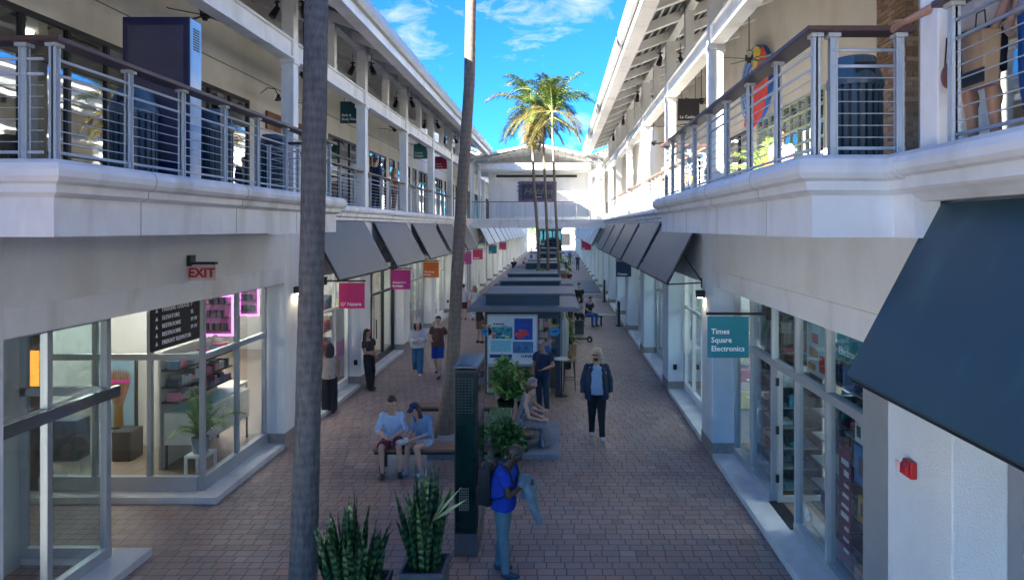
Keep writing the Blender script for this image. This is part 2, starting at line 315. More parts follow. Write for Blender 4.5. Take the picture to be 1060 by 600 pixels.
def z_roof(d): return 9.15 + .39*d       # deck underside, d metres in from the eave
def building(side):
    """side -1: left row, +1: right row. Returns the root"""
    s = side
    xw = XL if s < 0 else XR                 # pier face
    xg = -5.83 if s < 0 else 3.40            # glass plane
    xc = -5.6 if s < 0 else 3.02             # upper column line
    xe = -4.19 if s < 0 else 1.64            # eave
    xb = -8.2 if s < 0 else 5.75             # upper back wall
    y0 = 13.5 if s < 0 else 12.9
    yc = 14.1 if s < 0 else 13.03
    lab = 'long two storey white arcade of shops along the left side of the walk' if s < 0 else 'long two storey white arcade of shops along the right side of the walk'
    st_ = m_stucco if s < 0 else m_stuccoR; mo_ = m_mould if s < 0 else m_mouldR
    B = thing('arcade_building', lab, 'building', (xw, 30, 0), 0, 'facing two storey shop arcades')
    piers = [y0+PER*k for k in range(21)]
    near = [(5.7,6.66)] if s < 0 else [(5.05,6.04)]
    spans = near + [(p, p+.95) for p in piers]
    for a, b in spans:
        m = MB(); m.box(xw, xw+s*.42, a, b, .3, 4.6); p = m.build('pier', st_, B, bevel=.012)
        m = MB(); m.box(xw-s*.012, xw+s*.43, a-.012, b+.012, 0, .3); m.build('stone_base', m_stone, p, bevel=.006)
    # header bands over the shop fronts (lower smooth band, groove, rough band)
    m = MB(); mu = MB()
    edges = [-3.0] + [v for ab in spans for v in ab] + [YEND]
    for i in range(0, len(edges)-1, 2):
        a, b = edges[i], edges[i+1]
        m.box(xw+s*.004, xw+s*.3, a, b, 3.3, 3.6); mu.box(xw+s*.004, xw+s*.3, a, b, 3.615, 4.6); m.box(xw+s*.02, xw+s*.28, a, b, 3.6, 3.615)
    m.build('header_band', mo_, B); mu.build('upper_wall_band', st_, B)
    # deck slab
    m = MB(); m.box(xw+s*.05, xb+s*6, -12, YEND, 4.6, 4.975); m.build('deck_slab', m_conc, B)
    # moulded deck edge following the projecting bay
    prof = [(-.05,4.98),(.0,4.98),(.045,4.968),(.08,4.935),(.10,4.885),(.092,4.835),(.065,4.80),(.02,4.785),(.02,4.70),(-.0,4.68),(-.03,4.66),(-.03,4.60),(-.05,4.60)]
    profb = [(-.25,4.98),(.0,4.98),(.045,4.972),(.085,4.94),(.105,4.885),(.10,4.83),(.075,4.79),(.02,4.768),(.015,4.70),(-.03,4.675),(-.06,4.66),(-.06,4.325),(-.25,4.325)]
    if s < 0:
        path = [(-14,5.65),(-4.2,5.65),(-4.2,13.02),(-5.45,13.02)]
        ext = [(-5.35,13.0),(-5.35,YEND)]
        profL = [(-o, z) for o, z in profb]; prof2 = [(-o, z) for o, z in prof]
        MB_ = MB(); MB_.sweep(path, profL); MB_.build('bay_moulding', mo_, B, bevel=0)
        m = MB(); m.box(-14,-4.4,5.85,12.82,4.33,4.97); m.build('bay_slab', st_, B)
        MB_ = MB(); MB_.sweep(ext, prof2); MB_.build('deck_moulding', m_mould, B)
    else:
        path = [(3.0,13.35),(1.97,13.35),(1.97,5.35),(2.62,5.35),(2.62,5.08)]
        # travel toward the viewer: outside is to the right
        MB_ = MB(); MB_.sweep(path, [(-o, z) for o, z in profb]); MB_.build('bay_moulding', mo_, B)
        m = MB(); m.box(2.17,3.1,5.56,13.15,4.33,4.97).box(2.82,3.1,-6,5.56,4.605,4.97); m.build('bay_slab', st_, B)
        MB_ = MB(); MB_.sweep([(2.62,5.078),(2.62,-6)], [(-o, z) for o, z in prof[:-2]]+[(.10,4.60),(.10,4.98)][:1]+[(.05,4.60)][:0]+[(.20,4.60),(.20,4.98)]); MB_.build('deck_moulding', mo_, B)
        MB_ = MB(); MB_.sweep([(2.83,YEND),(2.83,13.3)], [(-o, z) for o, z in prof]); MB_.build('deck_moulding', m_mould, B)
    # joints in the moulding
    m = MB(); y = (6.9 if s < 0 else 6.6)
    while y < 12.8:
        x0_ = -4.2 if s < 0 else 1.97; q = [(x0_ - s*(o+.0025), z) for o, z in profb[1:-1]]; q2 = [(x0_ - s*(o-.01), z) for o, z in profb[1:-1]][::-1]
        m.prism(q+q2, y-.003, y+.003); y += 2.05
    m.build('joint', M('joint dirt', (.25,.25,.24), .9), B)
    m = MB(); y = 14.0; x0_ = -5.35 if s < 0 else 2.83
    while y < 60:
        q = [(x0_ - s*(o+.0025), z) for o, z in prof[1:-1]]; q2 = [(x0_ - s*(o-.01), z) for o, z in prof[1:-1]][::-1]
        m.prism(q+q2, y-.004, y+.004); y += 2.6
    m.build('joint', M('joint dirt', (.25,.25,.24), .9), B)
    # upper storey frame
    cols = [yc+PER*k for k in range(0, 6)] + [yc+PER*k for k in range(7, 20)]
    if s > 0: cols = [5.28] + cols
    else: cols = [6.3] + cols
    for y in cols:
        m = MB(); m.box(xc-.13, xc+.13, y-.13, y+.13, DZ, 9.62)
        m.box(xc-.16, xc+.16, y-.16, y+.16, 7.80, 7.90)
        m.build('column', m_white, B, bevel=.01)
    ys = sorted(cols)
    for i in range(len(ys)-1):
        y = (ys[i]+ys[i+1])/2
        m = MB(); m.box(xc-.10, xc+.10, y-.10, y+.10, 8.27, 9.62)
        if y < 44: m.build('short_post', m_white, B, bevel=.008)
    for a, b in ((-12, 41.2), (47, YEND)):
        m = MB(); m.box(xc-.075, xc+.075, a, b, 7.93, 8.25).box(xc-.135, xc+.135, a, b, 8.25, 8.29).box(xc-.135, xc+.135, a, b, 7.89, 7.93)
        m.build('beam', m_white, B)
        m = MB(); m.box(xc-.1, xc+.1, a, b, 9.4, 9.66); m.build('top_plate', m_white, B)
        # roof: deck sheet, battens, rafters
        W = 7.2
        def rx(d): return xe + s*d
        m = MB(); m.prism([(rx(-.1),z_roof(-.1)+.03),(rx(W),z_roof(W)+.03),(rx(W),z_roof(W)+.13),(rx(-.1),z_roof(-.1)+.13)], a, b); m.build('roof_sheet', m_roofm, B)
        m = MB(); d = .12
        while d < W-.1:
            m.prism([(rx(d),z_roof(d)-.02),(rx(d+.07),z_roof(d+.07)-.02),(rx(d+.07),z_roof(d+.07)+.03),(rx(d),z_roof(d)+.03)], a, b); d += .21
        m.build('roof_batten', m_gutter, B)
        m = MB(); y = a+.6
        while y < b:
            m.prism([(rx(.05),z_roof(.05)-.24),(rx(W),z_roof(W)-.3),(rx(W),z_roof(W)-.021),(rx(.05),z_roof(.05)-.021)], y-.09, y+.09); y += 1.733
        m.build('rafter', m_white, B)
        # eave: fascia boards, gutter
        m = MB(); y = a
        while y < b-.05:
            m.box(xe-s*.0, xe+s*.05, y+.004, min(y+2.6,b)-.004, 8.80, 9.14); y += 2.6
        m.build('fascia', m_white, B, bevel=.004)
        m = MB(); m.box(xe+s*.06, xe+s*.34, a, b, 8.84, 8.87); m.build('soffit', m_white, B)
        m = MB(); m.prism([(xe-s*.002,9.15),(xe-s*.13,9.17),(xe-s*.15,9.25),(xe-s*.17,9.25),(xe-s*.155,9.08),(xe-s*.10,9.0),(xe-s*.002,9.0)], a, b); m.build('gutter', m_gutter, B)
    # outer half of the roof
    m = MB(); m.prism([(rx(W),z_roof(W)-.1),(rx(2*W),z_roof(0)-.1),(rx(2*W),z_roof(0)),(rx(W),z_roof(W))], -12, YEND); m.build('far_roof_slope', m_roofm, B)
    return B
BL = building(-1); BR = building(1)

def facade(B, x, s, ya, yb, z0, z1, ops, mat, name='back_wall'):
    m = MB(); t = .2; cur = ya
    for (a, b, c, d) in sorted(ops):
        if a > cur: m.box(x, x+s*t, cur, a, z0, z1)
        if d < z1: m.box(x, x+s*t, a, b, d, z1)
        if c > z0: m.box(x, x+s*t, a, b, z0, c)
        cur = b
    if cur < yb: m.box(x, x+s*t, cur, yb, z0, z1)
    return m.build(name, mat, B)
def window(B, x, s, a, b, c, d, nx, nz=1, fm=None, gm=None, w=.06, zs=None, name='shop_window', base=0):
    """framed glazing in the plane x, facing -s"""
    fm = fm or m_alu; gm = gm or m_glass
    m = MB(); m.box(x-s*.03, x+s*.07, a, a+w, c, d).box(x-s*.03, x+s*.07, b-w, b, c, d).box(x-s*.03, x+s*.07, a+w, b-w, d-w, d).box(x-s*.03, x+s*.07, a+w, b-w, c, c+max(w,base))
    for i in range(1, nx): y = a+(b-a)*i/nx; m.box(x-s*.028, x+s*.065, y-w/2, y+w/2, c+w, d-w)
    zs = zs or [c+(d-c)*i/nz for i in range(1, nz)]
    for z in zs: m.box(x-s*.024, x+s*.06, a+w, b-w, z-w/2, z+w/2)
    f = m.build(name, fm, B, bevel=.004)
    g_ = MB(); g_.box(x+s*.015, x+s*.022, a+w*.5, b-w*.5, c+w*.5, d-w*.5); g_.build('glass_pane', gm, f)
    return f
# ---- upper storey back walls and their shops
opsL = [(8.4,13.3,DZ,7.78),(14.9,17.95,DZ,7.78),(24.1,27.9,DZ,7.78)]
y = 29.3
while y < 112: opsL.append((y,y+2.9,DZ,7.78)); opsL.append((y+3.5,y+4.6,DZ,7.78)); y += 5.2
facade(BL, -8.2, -1, -12, YEND, 4.9, 11.0, opsL, m_stuccoc)
m = MB(); m.box(-8.2,-8.19,-12,YEND,8.42,8.445); m.build('wall_groove', M('joint shadow gap', (.25,.23,.2), .8), BL)
for a,b,c,d in opsL: window(BL, -8.22, -1, a, b, c, d, max(1,int((b-a)/.95)), fm=m_dark, gm=m_glassd, w=.08, zs=[7.1], name='upper_window')
opsR = [(14.6,19.6,DZ,7.5),(20.2,24.4,DZ,7.4)]
y = 26.5
while y < 112: opsR.append((y,y+2.6,DZ,7.5)); y += 5.2
facade(BR, 5.75, 1, 11.8, YEND, 4.9, 11.0, opsR, m_stuccoc)
facade(BR, 5.75, 1, -12, 10.8, 4.9, 11.0, [(2,9,DZ,7.6)], m_stuccoc)
m_greenf = M('pale green window frames', (.42,.52,.40), .5, var=.1)
for i,(a,b,c,d) in enumerate(opsR):
    if i == 0: window(BR, 5.77, 1, a, b, c, d, 9, 7, fm=m_greenf, gm=m_glassd, w=.055, name='upper_window')
    else: window(BR, 5.77, 1, a, b, c, d, max(1,int((b-a)/1.1)), fm=m_dark, gm=m_glassd, w=.08, name='upper_window')
window(BR, 5.77, 1, 2, 9, DZ, 7.6, 6, fm=m_dark, gm=m_glassd, w=.08, name='upper_window')
# brick pillar in the upper right wall
m = MB(); z = DZ; r = 0
while z < 10.6:
    off = .12*(r%2)
    for (xa,xb_,ya,yb_) in ((5.55,6.2,10.8,11.8),):
        yy = ya-off*0
        k = 0
        while yy < yb_-.02:
            w_ = .24 if not (k == 0 and r%2) else .12
            e_ = min(yy+w_, yb_); m.box(xa, xa+.1, yy+.006, e_-.006, z+.006, z+.074); yy = e_; k += 1
        xx = xa; k = 0
        while xx < xb_-.02:
            w_ = .24 if not (k == 0 and r%2) else .12
            e_ = min(xx+w_, xb_); m.box(xx+.006, e_-.006, ya-.003, ya+.09, z+.006, z+.074); xx = e_; k += 1
    z += .08; r += 1
bp_ = m.build('brick_pillar', RI('buff bricks', [(.32,.20,.13),(.38,.26,.18),(.27,.17,.11),(.42,.31,.22)], .85, bump=.3), BR)
m = MB(); m.box(5.57,6.19,10.82,11.79,DZ,10.6); m.build('mortar', M('mortar', (.3,.27,.22), .9), bp_)
# upper rooms behind the glass
for (B, x, s, ya, yb) in ((BL,-8.42,-1,0,46),(BR,5.97,1,0,46),(BL,-8.42,-1,46.2,YEND),(BR,5.97,1,46.2,YEND)):
    m = MB(); m.box(x+s*3.5, x+s*3.6, ya, yb, 4.98, 8.0).box(x, x+s*3.6, ya, yb, 8.0, 8.1)
    yy = ya
    while yy <= yb: m.box(x, x+s*3.5, yy, yy+.1, 4.98, 8.0); yy += 10.4 if B is BL else 11.0
    r_ = m.build('upper_room', M('dim shop interior', (.32,.25,.18), .8, var=.3, vs=1.5), B)
    m = MB(); yy = ya+1.5
    while yy < yb: m.box(x+s*1.2, x+s*1.6, yy, yy+.5, 7.95, 7.985); yy += 5.2
    m.build('room_light', m_lamp, r_)
    m = MB(); yy = ya+.8
    rnd = random.Random(5)
    while yy < min(yb,46):
        h = rnd.uniform(.8,2.2); m.box(x+s*rnd.uniform(.5,.9), x+s*rnd.uniform(1.2,1.6), yy, yy+rnd.uniform(.3,.9), DZ, DZ+h); yy += rnd.uniform(.9,1.7)
    m.build('display', RI('upper shop goods', [(.4,.3,.2),(.12,.1,.1),(.5,.45,.4),(.3,.08,.06),(.1,.15,.25),(.45,.35,.1)], .6), r_)
# ---- ground floor glazing
def shop_room(B, s, x, ya, yb, mat, lampm, dep=5.5, seed=1):
    m = MB(); m.box(x+s*dep, x+s*(dep+.1), ya, yb, 0, 3.6)
    if not (s < 0 and ya < 12): m.box(x, x+s*dep, ya-.1, ya, 0, 3.6)
    m.box(x, x+s*dep, yb, yb+.1, 0, 3.6)
    r_ = m.build('shop_room', mat, B)
    m = MB(); m.box(x, x+s*(dep+.1), ya-.1, yb+.1, .06, .115); m.build('shop_floor', m_floor, r_)
    m = MB(); m.box(x, x+s*(dep+.1), ya-.1, yb+.1, 3.5, 3.58); m.build('shop_ceiling', m_inw, r_)
    m = MB(); yy = ya+.8
    while yy < yb-.5: m.box(x+s*1.6, x+s*2.0, yy, yy+.5, 3.46, 3.49); m.box(x+s*4.0, x+s*4.4, yy, yy+.5, 3.46, 3.49); yy += 2.4
    m.build('ceiling_light', lampm, r_)
    return r_
m_goodsA = RI('assorted goods', [(.5,.45,.38),(.1,.1,.12),(.45,.1,.12),(.08,.2,.4),(.55,.5,.15),(.2,.35,.2),(.6,.58,.55),(.3,.15,.3)], .5, var=.2)
for side in (-1, 1):
    B = BL if side < 0 else BR; y0 = 13.5 if side < 0 else 12.9; xg = -5.83 if side < 0 else 3.40
    for k in range(20):
        a = y0+PER*k+.95; b = y0+PER*(k+1)
        fm = m_dark if (k in (1,) and side < 0) else (m_alu if k % 3 else m_white)
        w_ = window(B, xg, side, a, b, .11, 3.3, 4 if k % 2 == 0 else 3, fm=fm, zs=[2.3], base=.18, w=.07)
        if k < 8:
            if k % 2 == 1:
                m = MB(); yy = a+.12+(b-a)/3
                m.box(xg-side*.034, xg-side*.05, yy+.02, yy+.08, .3, 2.25).box(xg-side*.034, xg-side*.05, yy+1.2, yy+1.26, .3, 2.25).box(xg-side*.06, xg-side*.09, yy+.2, yy+.24, .9, 1.5); m.build('door_stile', fm, w_)
    # rooms in blocks of two bays
    for k in range(0, 20, 2):
        r_ = shop_room(B, side, xg+side*.12, (11.2 if side < 0 else 6.2) if k == 0 else y0+PER*k+.5, y0+PER*(k+2)-.0, m_inw, m_lamp if side < 0 else m_lampc, seed=k)
        if k < 8 and k > 0 or (k == 0):
            rnd = random.Random(k*3+side); m = MB(); yy = y0+PER*k + (3 if (k == 0) else 1)
            while yy < y0+PER*(k+2)-1:
                for zz in (.12,.75,1.35,1.95):
                    q = yy
                    while q < yy+1.5:
                        w1 = rnd.uniform(.12,.35); m.box(xg+side*(.9), xg+side*(1.15+rnd.uniform(0,.1)), q, q+w1-.02, zz+.03, zz+rnd.uniform(.2,.5)); q += w1
                yy += 2.3
            m.build('shelf_goods', m_goodsA, r_)
# side return of the left shop and the wall of the recess
m = MB(); m.box(-12,-7.0,6.66,8.8,0,4.6).box(-12,-11.8,8.8,11.1,0,4.3).box(-12,-5.9,3,6,3.62,4.3); m.build('recess_wall', m_inw, BL)
m = MB(); m.box(-12,-5.8,6.6,11.15,3.62,3.7); m.build('recess_ceiling', m_stucco, BL)
# left shop corner glazing: face along the walk (Y 11.1 .. 13.5)
def corner_glazing():
    m = MB(); w = .07
    for y in (11.10,12.28,13.42): m.box(-5.80,-5.88, y-.035, y+.035, .34, 3.3)
    m.box(-5.795,-5.885,11.06,13.46,2.24,2.34).box(-5.80,-5.88,11.06,13.46,3.22,3.3).box(-5.78,-5.90,11.06,13.46,.11,.34)
    for x in (-6.7,-7.6,-8.5): m.box(x-.035,x+.035,11.06,11.14,.34,3.3)
    m.box(-8.5,-5.885,11.055,11.145,2.24,2.34).box(-8.5,-5.88,11.06,11.14,3.22,3.3).box(-8.5,-5.90,11.045,11.155,.11,.34)
    f = m.build('corner_glazing_frame', m_alu, BL, bevel=.004)
    m = MB(); m.box(-5.835,-5.842,11.1,13.42,.34,3.25).box(-8.5,-5.84,11.096,11.103,.34,3.25); m.build('glass_pane', m_glass, f)
    # nearer shop: glass box ending at Y 8.85
    m = MB()
    for y in (6.75,7.8,8.82): m.box(-5.86,-5.95,y-.04,y+.04,.11,3.3)
    m.box(-5.855,-5.955,6.7,8.86,2.22,2.33).box(-5.85,-5.96,6.7,8.86,.11,.25).box(-5.86,-5.95,6.7,8.86,3.2,3.3)
    m.box(-7.0,-6.92,8.78,8.86,.11,3.3).box(-7.0,-5.95,8.775,8.865,.11,.25).box(-7.0,-5.95,8.78,8.86,2.22,2.33)
    f = m.build('corner_glazing_frame', m_alu, BL, bevel=.004)
    m = MB(); m.box(-5.90,-5.907,6.75,8.8,.2,3.25).box(-6.95,-5.92,8.817,8.824,.2,3.25); m.build('glass_pane', m_glass, f)
    # push rail of the glass door, polished
    m = MB(); m.box(-5.76,-5.83,6.5,8.9,2.20,2.34); m.build('door_head_rail', M('polished steel', (.5,.5,.52), .15, .9, var=.1), f)
corner_glazing()
# unseen block added behind the viewpoint, left, to keep sun off the near right bay
m = MB(); m.box(-14,-6,-12,1.2,4.98,14.2); m.build('added_shade_block', m_stucco, BL, bevel=.03)
# right shop front under the bay (Y 6.04 .. 12.9)
m = MB()
for y in (7.05,7.36,8.47,9.58,10.65,11.8,12.86): m.box(3.35,3.46,y-.035,y+.035,.22,3.3)
m.box(3.345,3.465,7.3,12.9,2.24,2.35).box(3.35,3.46,7.3,12.9,3.22,3.3)
m.box(3.33,3.48,6.04,9.58,.11,.24).box(3.33,3.48,10.65,12.9,.11,.24); m.box(3.30,3.5,6.04,7.33,.24,3.3)
f = m.build('shop_window', m_alu, BR, bevel=.004)
m = MB(); m.box(3.40,3.407,7.36,9.58,.24,3.25).box(3.40,3.407,10.65,12.86,.24,3.25).box(3.40,3.407,9.58,10.65,2.3,3.25); m.build('glass_pane', m_glass, f)
m = MB(); m.box(3.30,3.5,9.62,10.61,.112,.125); m.build('door_threshold', m_black, f)
# open door leaf, swung into the shop from the far jamb
dl = MB(); dl.box(3.42,4.32,10.54,10.6,.13,.23).box(3.42,4.32,10.54,10.6,2.16,2.24).box(3.42,3.5,10.54,10.6,.23,2.16).box(4.24,4.32,10.54,10.6,.23,2.16)
d_ = dl.build('door_leaf', m_alu, f); m = MB(); m.box(3.5,4.24,10.566,10.573,.23,2.16); m.build('glass_pane', m_glass, d_)
for z in (.45,1.2,1.95): m = MB(); m.box(3.385,3.43,10.50,10.54,z,z+.12); m.build('hinge', m_black, d_)
# wall above the near storefront of the right pier and dark opening past it
m = MB(); m.box(3.36,3.8,-3,2.9,.0,3.3).box(3.75,3.8,2.9,5.05,.0,.6); m.build('near_wall', m_stucco, BR)
window(BR, 3.5, 1, 2.9, 5.05, .11, 3.3, 2, zs=[1.9,2.3], w=.08, fm=m_alu, gm=m_glassd)
# ------------------------------------------------------------ railings
def railing(p0, p1, posts, label, wood=None, group='cable railings with timber handrails', z=DZ, ends=(0,0)):
    wood = wood or m_rail
    a = V((p0[0],p0[1],z)); b = V((p1[0],p1[1],z)); d = (b-a); Lg = d.length; d.normalize(); ang = math.atan2(d.y,d.x)
    t = thing('balcony_railing', label, 'railing', a, ang, group)
    m = MB(); m.box(-ends[0], Lg+ends[1], -.10, .10, 1.0, 1.045); m.build('handrail', wood, t, bevel=.008, org=False)
    for q in posts:
        m = MB(); m.box(q-.03, q+.03, -.008, .008, .0, .97).box(q-.03, q-.022, -.03, .03, 0, .97).box(q+.022, q+.03, -.03, .03, 0, .97).box(q-.05,q+.05,-.05,.05,.97,1.0)
        m.build('post', m_steel, t, org=False)
    m = MB()
    for zz in (.87,.74,.07): m.tube([(0,0,zz),(Lg,0,zz)], .014, 8)
    m.build('rail_tube', m_steel, t, org=False, smooth=True)
    m = MB()
    for i in range(6): zz = .16+i*.097; m.tube([(0,0,zz),(Lg,0,zz)], .005, 6)
    m.build('cable', m_cable, t, org=False)
    return t
railing((-4.32,5.80),(-4.32,12.85), [0,1.0,1.96,2.94,3.9,4.9,5.9,6.95], 'long cable railing of the near left balcony bay, running along the walk', ends=(.1,.1))
railing((-11,5.80),(-4.42,5.80), [1.5,3.0,4.5,5.9,6.42], 'short cable railing at the extreme left edge, facing the viewer on the left balcony bay', ends=(0,0))
railing((-5.55,12.85),(-4.42,12.85), [.05,.6], 'short cross railing closing the far end of the left balcony bay', ends=(0,0))
railing((2.10,5.52),(2.10,13.2), [.0,.95,1.9,2.9,3.9,4.9,5.9,6.9,7.65], 'long cable railing of the right balcony bay, its far half in sunlight', ends=(.1,.1), wood=m_rail)
railing((2.24,5.52),(2.78,5.52), [.0,.54], 'short cable railing facing the viewer beside the big blue white column', ends=(.05,.1))
railing((2.2,13.2),(2.9,13.2), [.35], 'short cross railing closing the far end of the right balcony bay')
railing((2.78,4.75),(2.78,-1.5), [.0,1.6,3.2,4.8], 'cable railing at the top right edge, where two people lean', ends=(.12,0))
n = 0
for k in range(0, 5):
    a = 14.1+PER*k+.13; b = a+PER-.26
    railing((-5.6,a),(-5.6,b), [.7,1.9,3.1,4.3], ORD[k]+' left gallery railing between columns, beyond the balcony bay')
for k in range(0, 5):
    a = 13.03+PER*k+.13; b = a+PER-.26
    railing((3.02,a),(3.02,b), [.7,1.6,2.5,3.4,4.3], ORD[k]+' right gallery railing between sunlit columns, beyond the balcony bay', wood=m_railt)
# ------------------------------------------------------------ awnings
def awning(s, a, b, label, mat, group):
    xw = XL if s < 0 else XR
    t = thing('awning', label, 'awning', (xw,(a+b)/2,4.6), 0, group)
    x1 = xw-s*.04; x2 = xw-s*.73; z1, z2 = 4.56, 3.26
    if s > 0 and a > 13 and a < 14: pass
    n_ = V((z1-z2, x1-x2)).normalized()*.035
    m = MB(); m.prism([(x1,z1),(x2,z2),(x2-s*.02,z2+.03),(x1-s*.02,z1+.03)], a, b); pn_ = m.build('awning_panel', mat, t, bevel=.006)
    m = MB()
    for y in (a+.04, b-.04, (a+b)/2): m.tube([(x1,y,z1-.05),(x2+s*.02,y,z2-.01)], .018, 6)
    m.tube([(x2+s*.03,a,z2-.01),(x2+s*.03,b,z2-.01)], .02, 6).tube([((x1+x2)/2,a,(z1+z2)/2-.04),((x1+x2)/2,b,(z1+z2)/2-.04)], .016, 6)
    m.build('awning_frame', m_black, t)
    for y in (a+.05, b-.05):
        m = MB(); m.tube([(x2+s*.04,y,z2-.01),(xw,y,z2+.02)], .016, 6).tube([((x1+x2)/2,y,(z1+z2)/2-.04),(xw,y,z2+.05)], .014, 6).box(xw-s*.02,xw-s*.001,y-.04,y+.04,z2-.08,z2+.12)
        m.build('bracket', m_black, t)
gA = 'sloping dark awnings over the shop fronts'
for k in range(5):
    awning(-1, 14.6+PER*k, 18.8+PER*k, ORD[k]+' sloping charcoal awning on the left shop row', m_awn, gA)
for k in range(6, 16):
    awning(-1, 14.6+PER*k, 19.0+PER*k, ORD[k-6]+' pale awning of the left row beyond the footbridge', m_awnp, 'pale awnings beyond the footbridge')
awning(1, .8, 5.15, 'large deep blue awning filling the right edge of the view', m_awnb, gA)
for k in range(5):
    awning(1, 13.8+PER*k, 18.35+PER*k, ORD[k]+' charcoal awning on the right shop row past the balcony bay', m_awn, gA)
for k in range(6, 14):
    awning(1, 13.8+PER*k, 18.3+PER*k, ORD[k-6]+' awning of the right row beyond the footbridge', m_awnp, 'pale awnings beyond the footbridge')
# ------------------------------------------------------------ hanging signs
def sign(x, y, ztop, col, lines, label, size=.63, ts=.085, bracket=None, group='square hanging shop signs', align='LEFT'):
    t = thing('hanging_sign', label, 'sign', (x,y,ztop), 0, group)
    m = MB(); m.box(x-size/2, x+size/2, y-.02, y+.02, ztop-size, ztop); m.build('sign_panel', M('sign paint', col, .45, var=.05), t, bevel=.004)
    m = MB()
    if bracket == 'left': m.box(x-size/2-.36, x+size/2+.02, y-.02, y+.02, ztop+.025, ztop+.065).box(x-size/2-.36,x-size/2-.30,y-.03,y+.03,ztop-.05,ztop+.15)
    elif bracket == 'right': m.box(x-size/2-.02, x+size/2+.34, y-.02, y+.02, ztop+.025, ztop+.065).box(x+size/2+.28,x+size/2+.34,y-.03,y+.03,ztop-.05,ztop+.15)
    else:
        for q in (-.2,.2): m.tube([(x+q,y,ztop),(x+q,y,8.9)], .008, 6)
        m.box(x-size/2,x+size/2,y-.015,y+.015,ztop,ztop+.02)
    m.build('bracket', m_black, t)
    n_ = len(lines); zz = ztop-size+.07+(n_-1)*ts*1.3
    text_mesh(lines, ts, m_txt, t, (x-size/2+.05, y-.024, zz), R_FRONT, gap=1.15, bold=.0015)
    return t
sign(-5.1,16.7,3.05,(.50,.008,.13),["O' Nature"],'nearest square magenta sign hanging under the first left awning', bracket='left', ts=.12)
sign(-5.1,21.9,3.05,(.42,.01,.2),["Alexandra's","Boutique"],'second square magenta purple sign on the left, with two lines of lettering', bracket='left', ts=.095)
sign(-5.1,27.1,3.05,(.62,.14,.02),["The Knap","Puzzle"],'orange square sign hanging on the left shop row', bracket='left', ts=.1)
sign(-5.1,37.2,3.05,(.38,.06,.25),["Swing"],'mauve square sign just past the leaning palm trunk', bracket='left', ts=.12)
sign(-5.1,42.8,3.05,(.42,.015,.09),["Kanyon"],'crimson square sign nearest the footbridge on the left', bracket='left', ts=.12)
sign(-5.1,52.5,3.05,(.01,.14,.22),["Tide"],'teal square sign on the left just beyond the footbridge', bracket='left', ts=.12)
sign(-5.1,62,3.05,(.45,.04,.16),["Lily"],'farthest small pink sign on the left row', bracket='left', ts=.12)
sign(2.61,10.4,3.04,(.01,.19,.24),["Times","Square","Electronics"],'teal three-line sign hanging outside the right electronics shop', bracket='right', ts=.115)
sign(2.70,28.0,3.02,(.008,.03,.09),["Chateau"],'navy square sign hanging on the right shop row', bracket='right', ts=.125)
t = sign(2.55,62,3.3,(.55,.03,.12),["Sale"],'red banner sign on the right row beyond the footbridge', size=.9, bracket='right', ts=.2)
sign(-6.23,20.3,8.17,(.005,.07,.10),["Bath &","Body Works"],'dark teal sign hanging in the upper left gallery beside the palm trunk', ts=.105)
sign(-6.23,30.6,8.16,(.01,.20,.20),["Crystal","Daylight"],'green teal sign hanging in the upper left gallery', ts=.12)
sign(-6.23,35.9,8.16,(.42,.02,.09),["Sweet","Heaven"],'crimson sign hanging in the upper left gallery, farthest of three', ts=.12)
sign(3.85,20.0,8.2,(.03,.03,.035),["La Casita"],'dark grey sign hanging in the upper right gallery', ts=.125)
# exit sign
t = thing('exit_sign', 'red and white EXIT sign on a bracket on the left header wall', 'exit sign', (XL,10,3.8))
m = MB(); m.box(-5.44,-5.08,9.97,10.03,3.63,3.86); m.build('sign_box', M('exit sign face', (.62,.45,.42), .5, var=.08), t, bevel=.005)
m = MB(); m.box(-5.455,-5.06,9.95,10.05,3.865,3.90).box(-5.459,-5.40,9.93,10.07,3.84,4.0); m.build('bracket', m_dark, t)
text_mesh(['EXIT'], .19, m_red, t, (-5.26,9.965,3.68), R_FRONT, align='CENTER', bold=.006)
m = MB(); m.prism([(-5.43,3.745),(-5.40,3.765),(-5.40,3.725)], 9.962, 9.968).prism([(-5.09,3.745),(-5.12,3.765),(-5.12,3.725)], 9.962, 9.968); m.build('arrow', m_red, t)
# directory board in the recess, facing the walk
t = thing('directory_board', 'black wayfinding board with white lines of text at the left recess', 'directory sign', (-5.7,10.1,3.1))
m = MB(); m.box(-5.74,-5.70,9.5,10.75,2.66,3.42); m.build('board', m_black, t)
for i, (w_, r_) in enumerate((('PARKING GARAGE','P'),('ELEVATORS','EL'),('RESTROOMS','M W'),('RESTROOMS','M W'),('FREIGHT ELEVATOR',''))):
    z_ = 3.20-i*.118
    text_mesh([w_], .085, m_txt, t, (-5.695,9.72,z_), R_EAST, bold=.001)
    if r_: text_mesh([r_], .085, m_txt, t, (-5.695,10.48,z_), R_EAST)
    m = MB(); m.prism([(9.56,z_),(9.62,z_),(9.59,z_+.06)], -5.698, -5.694, 'x'); m.build('arrow', m_txt, t)
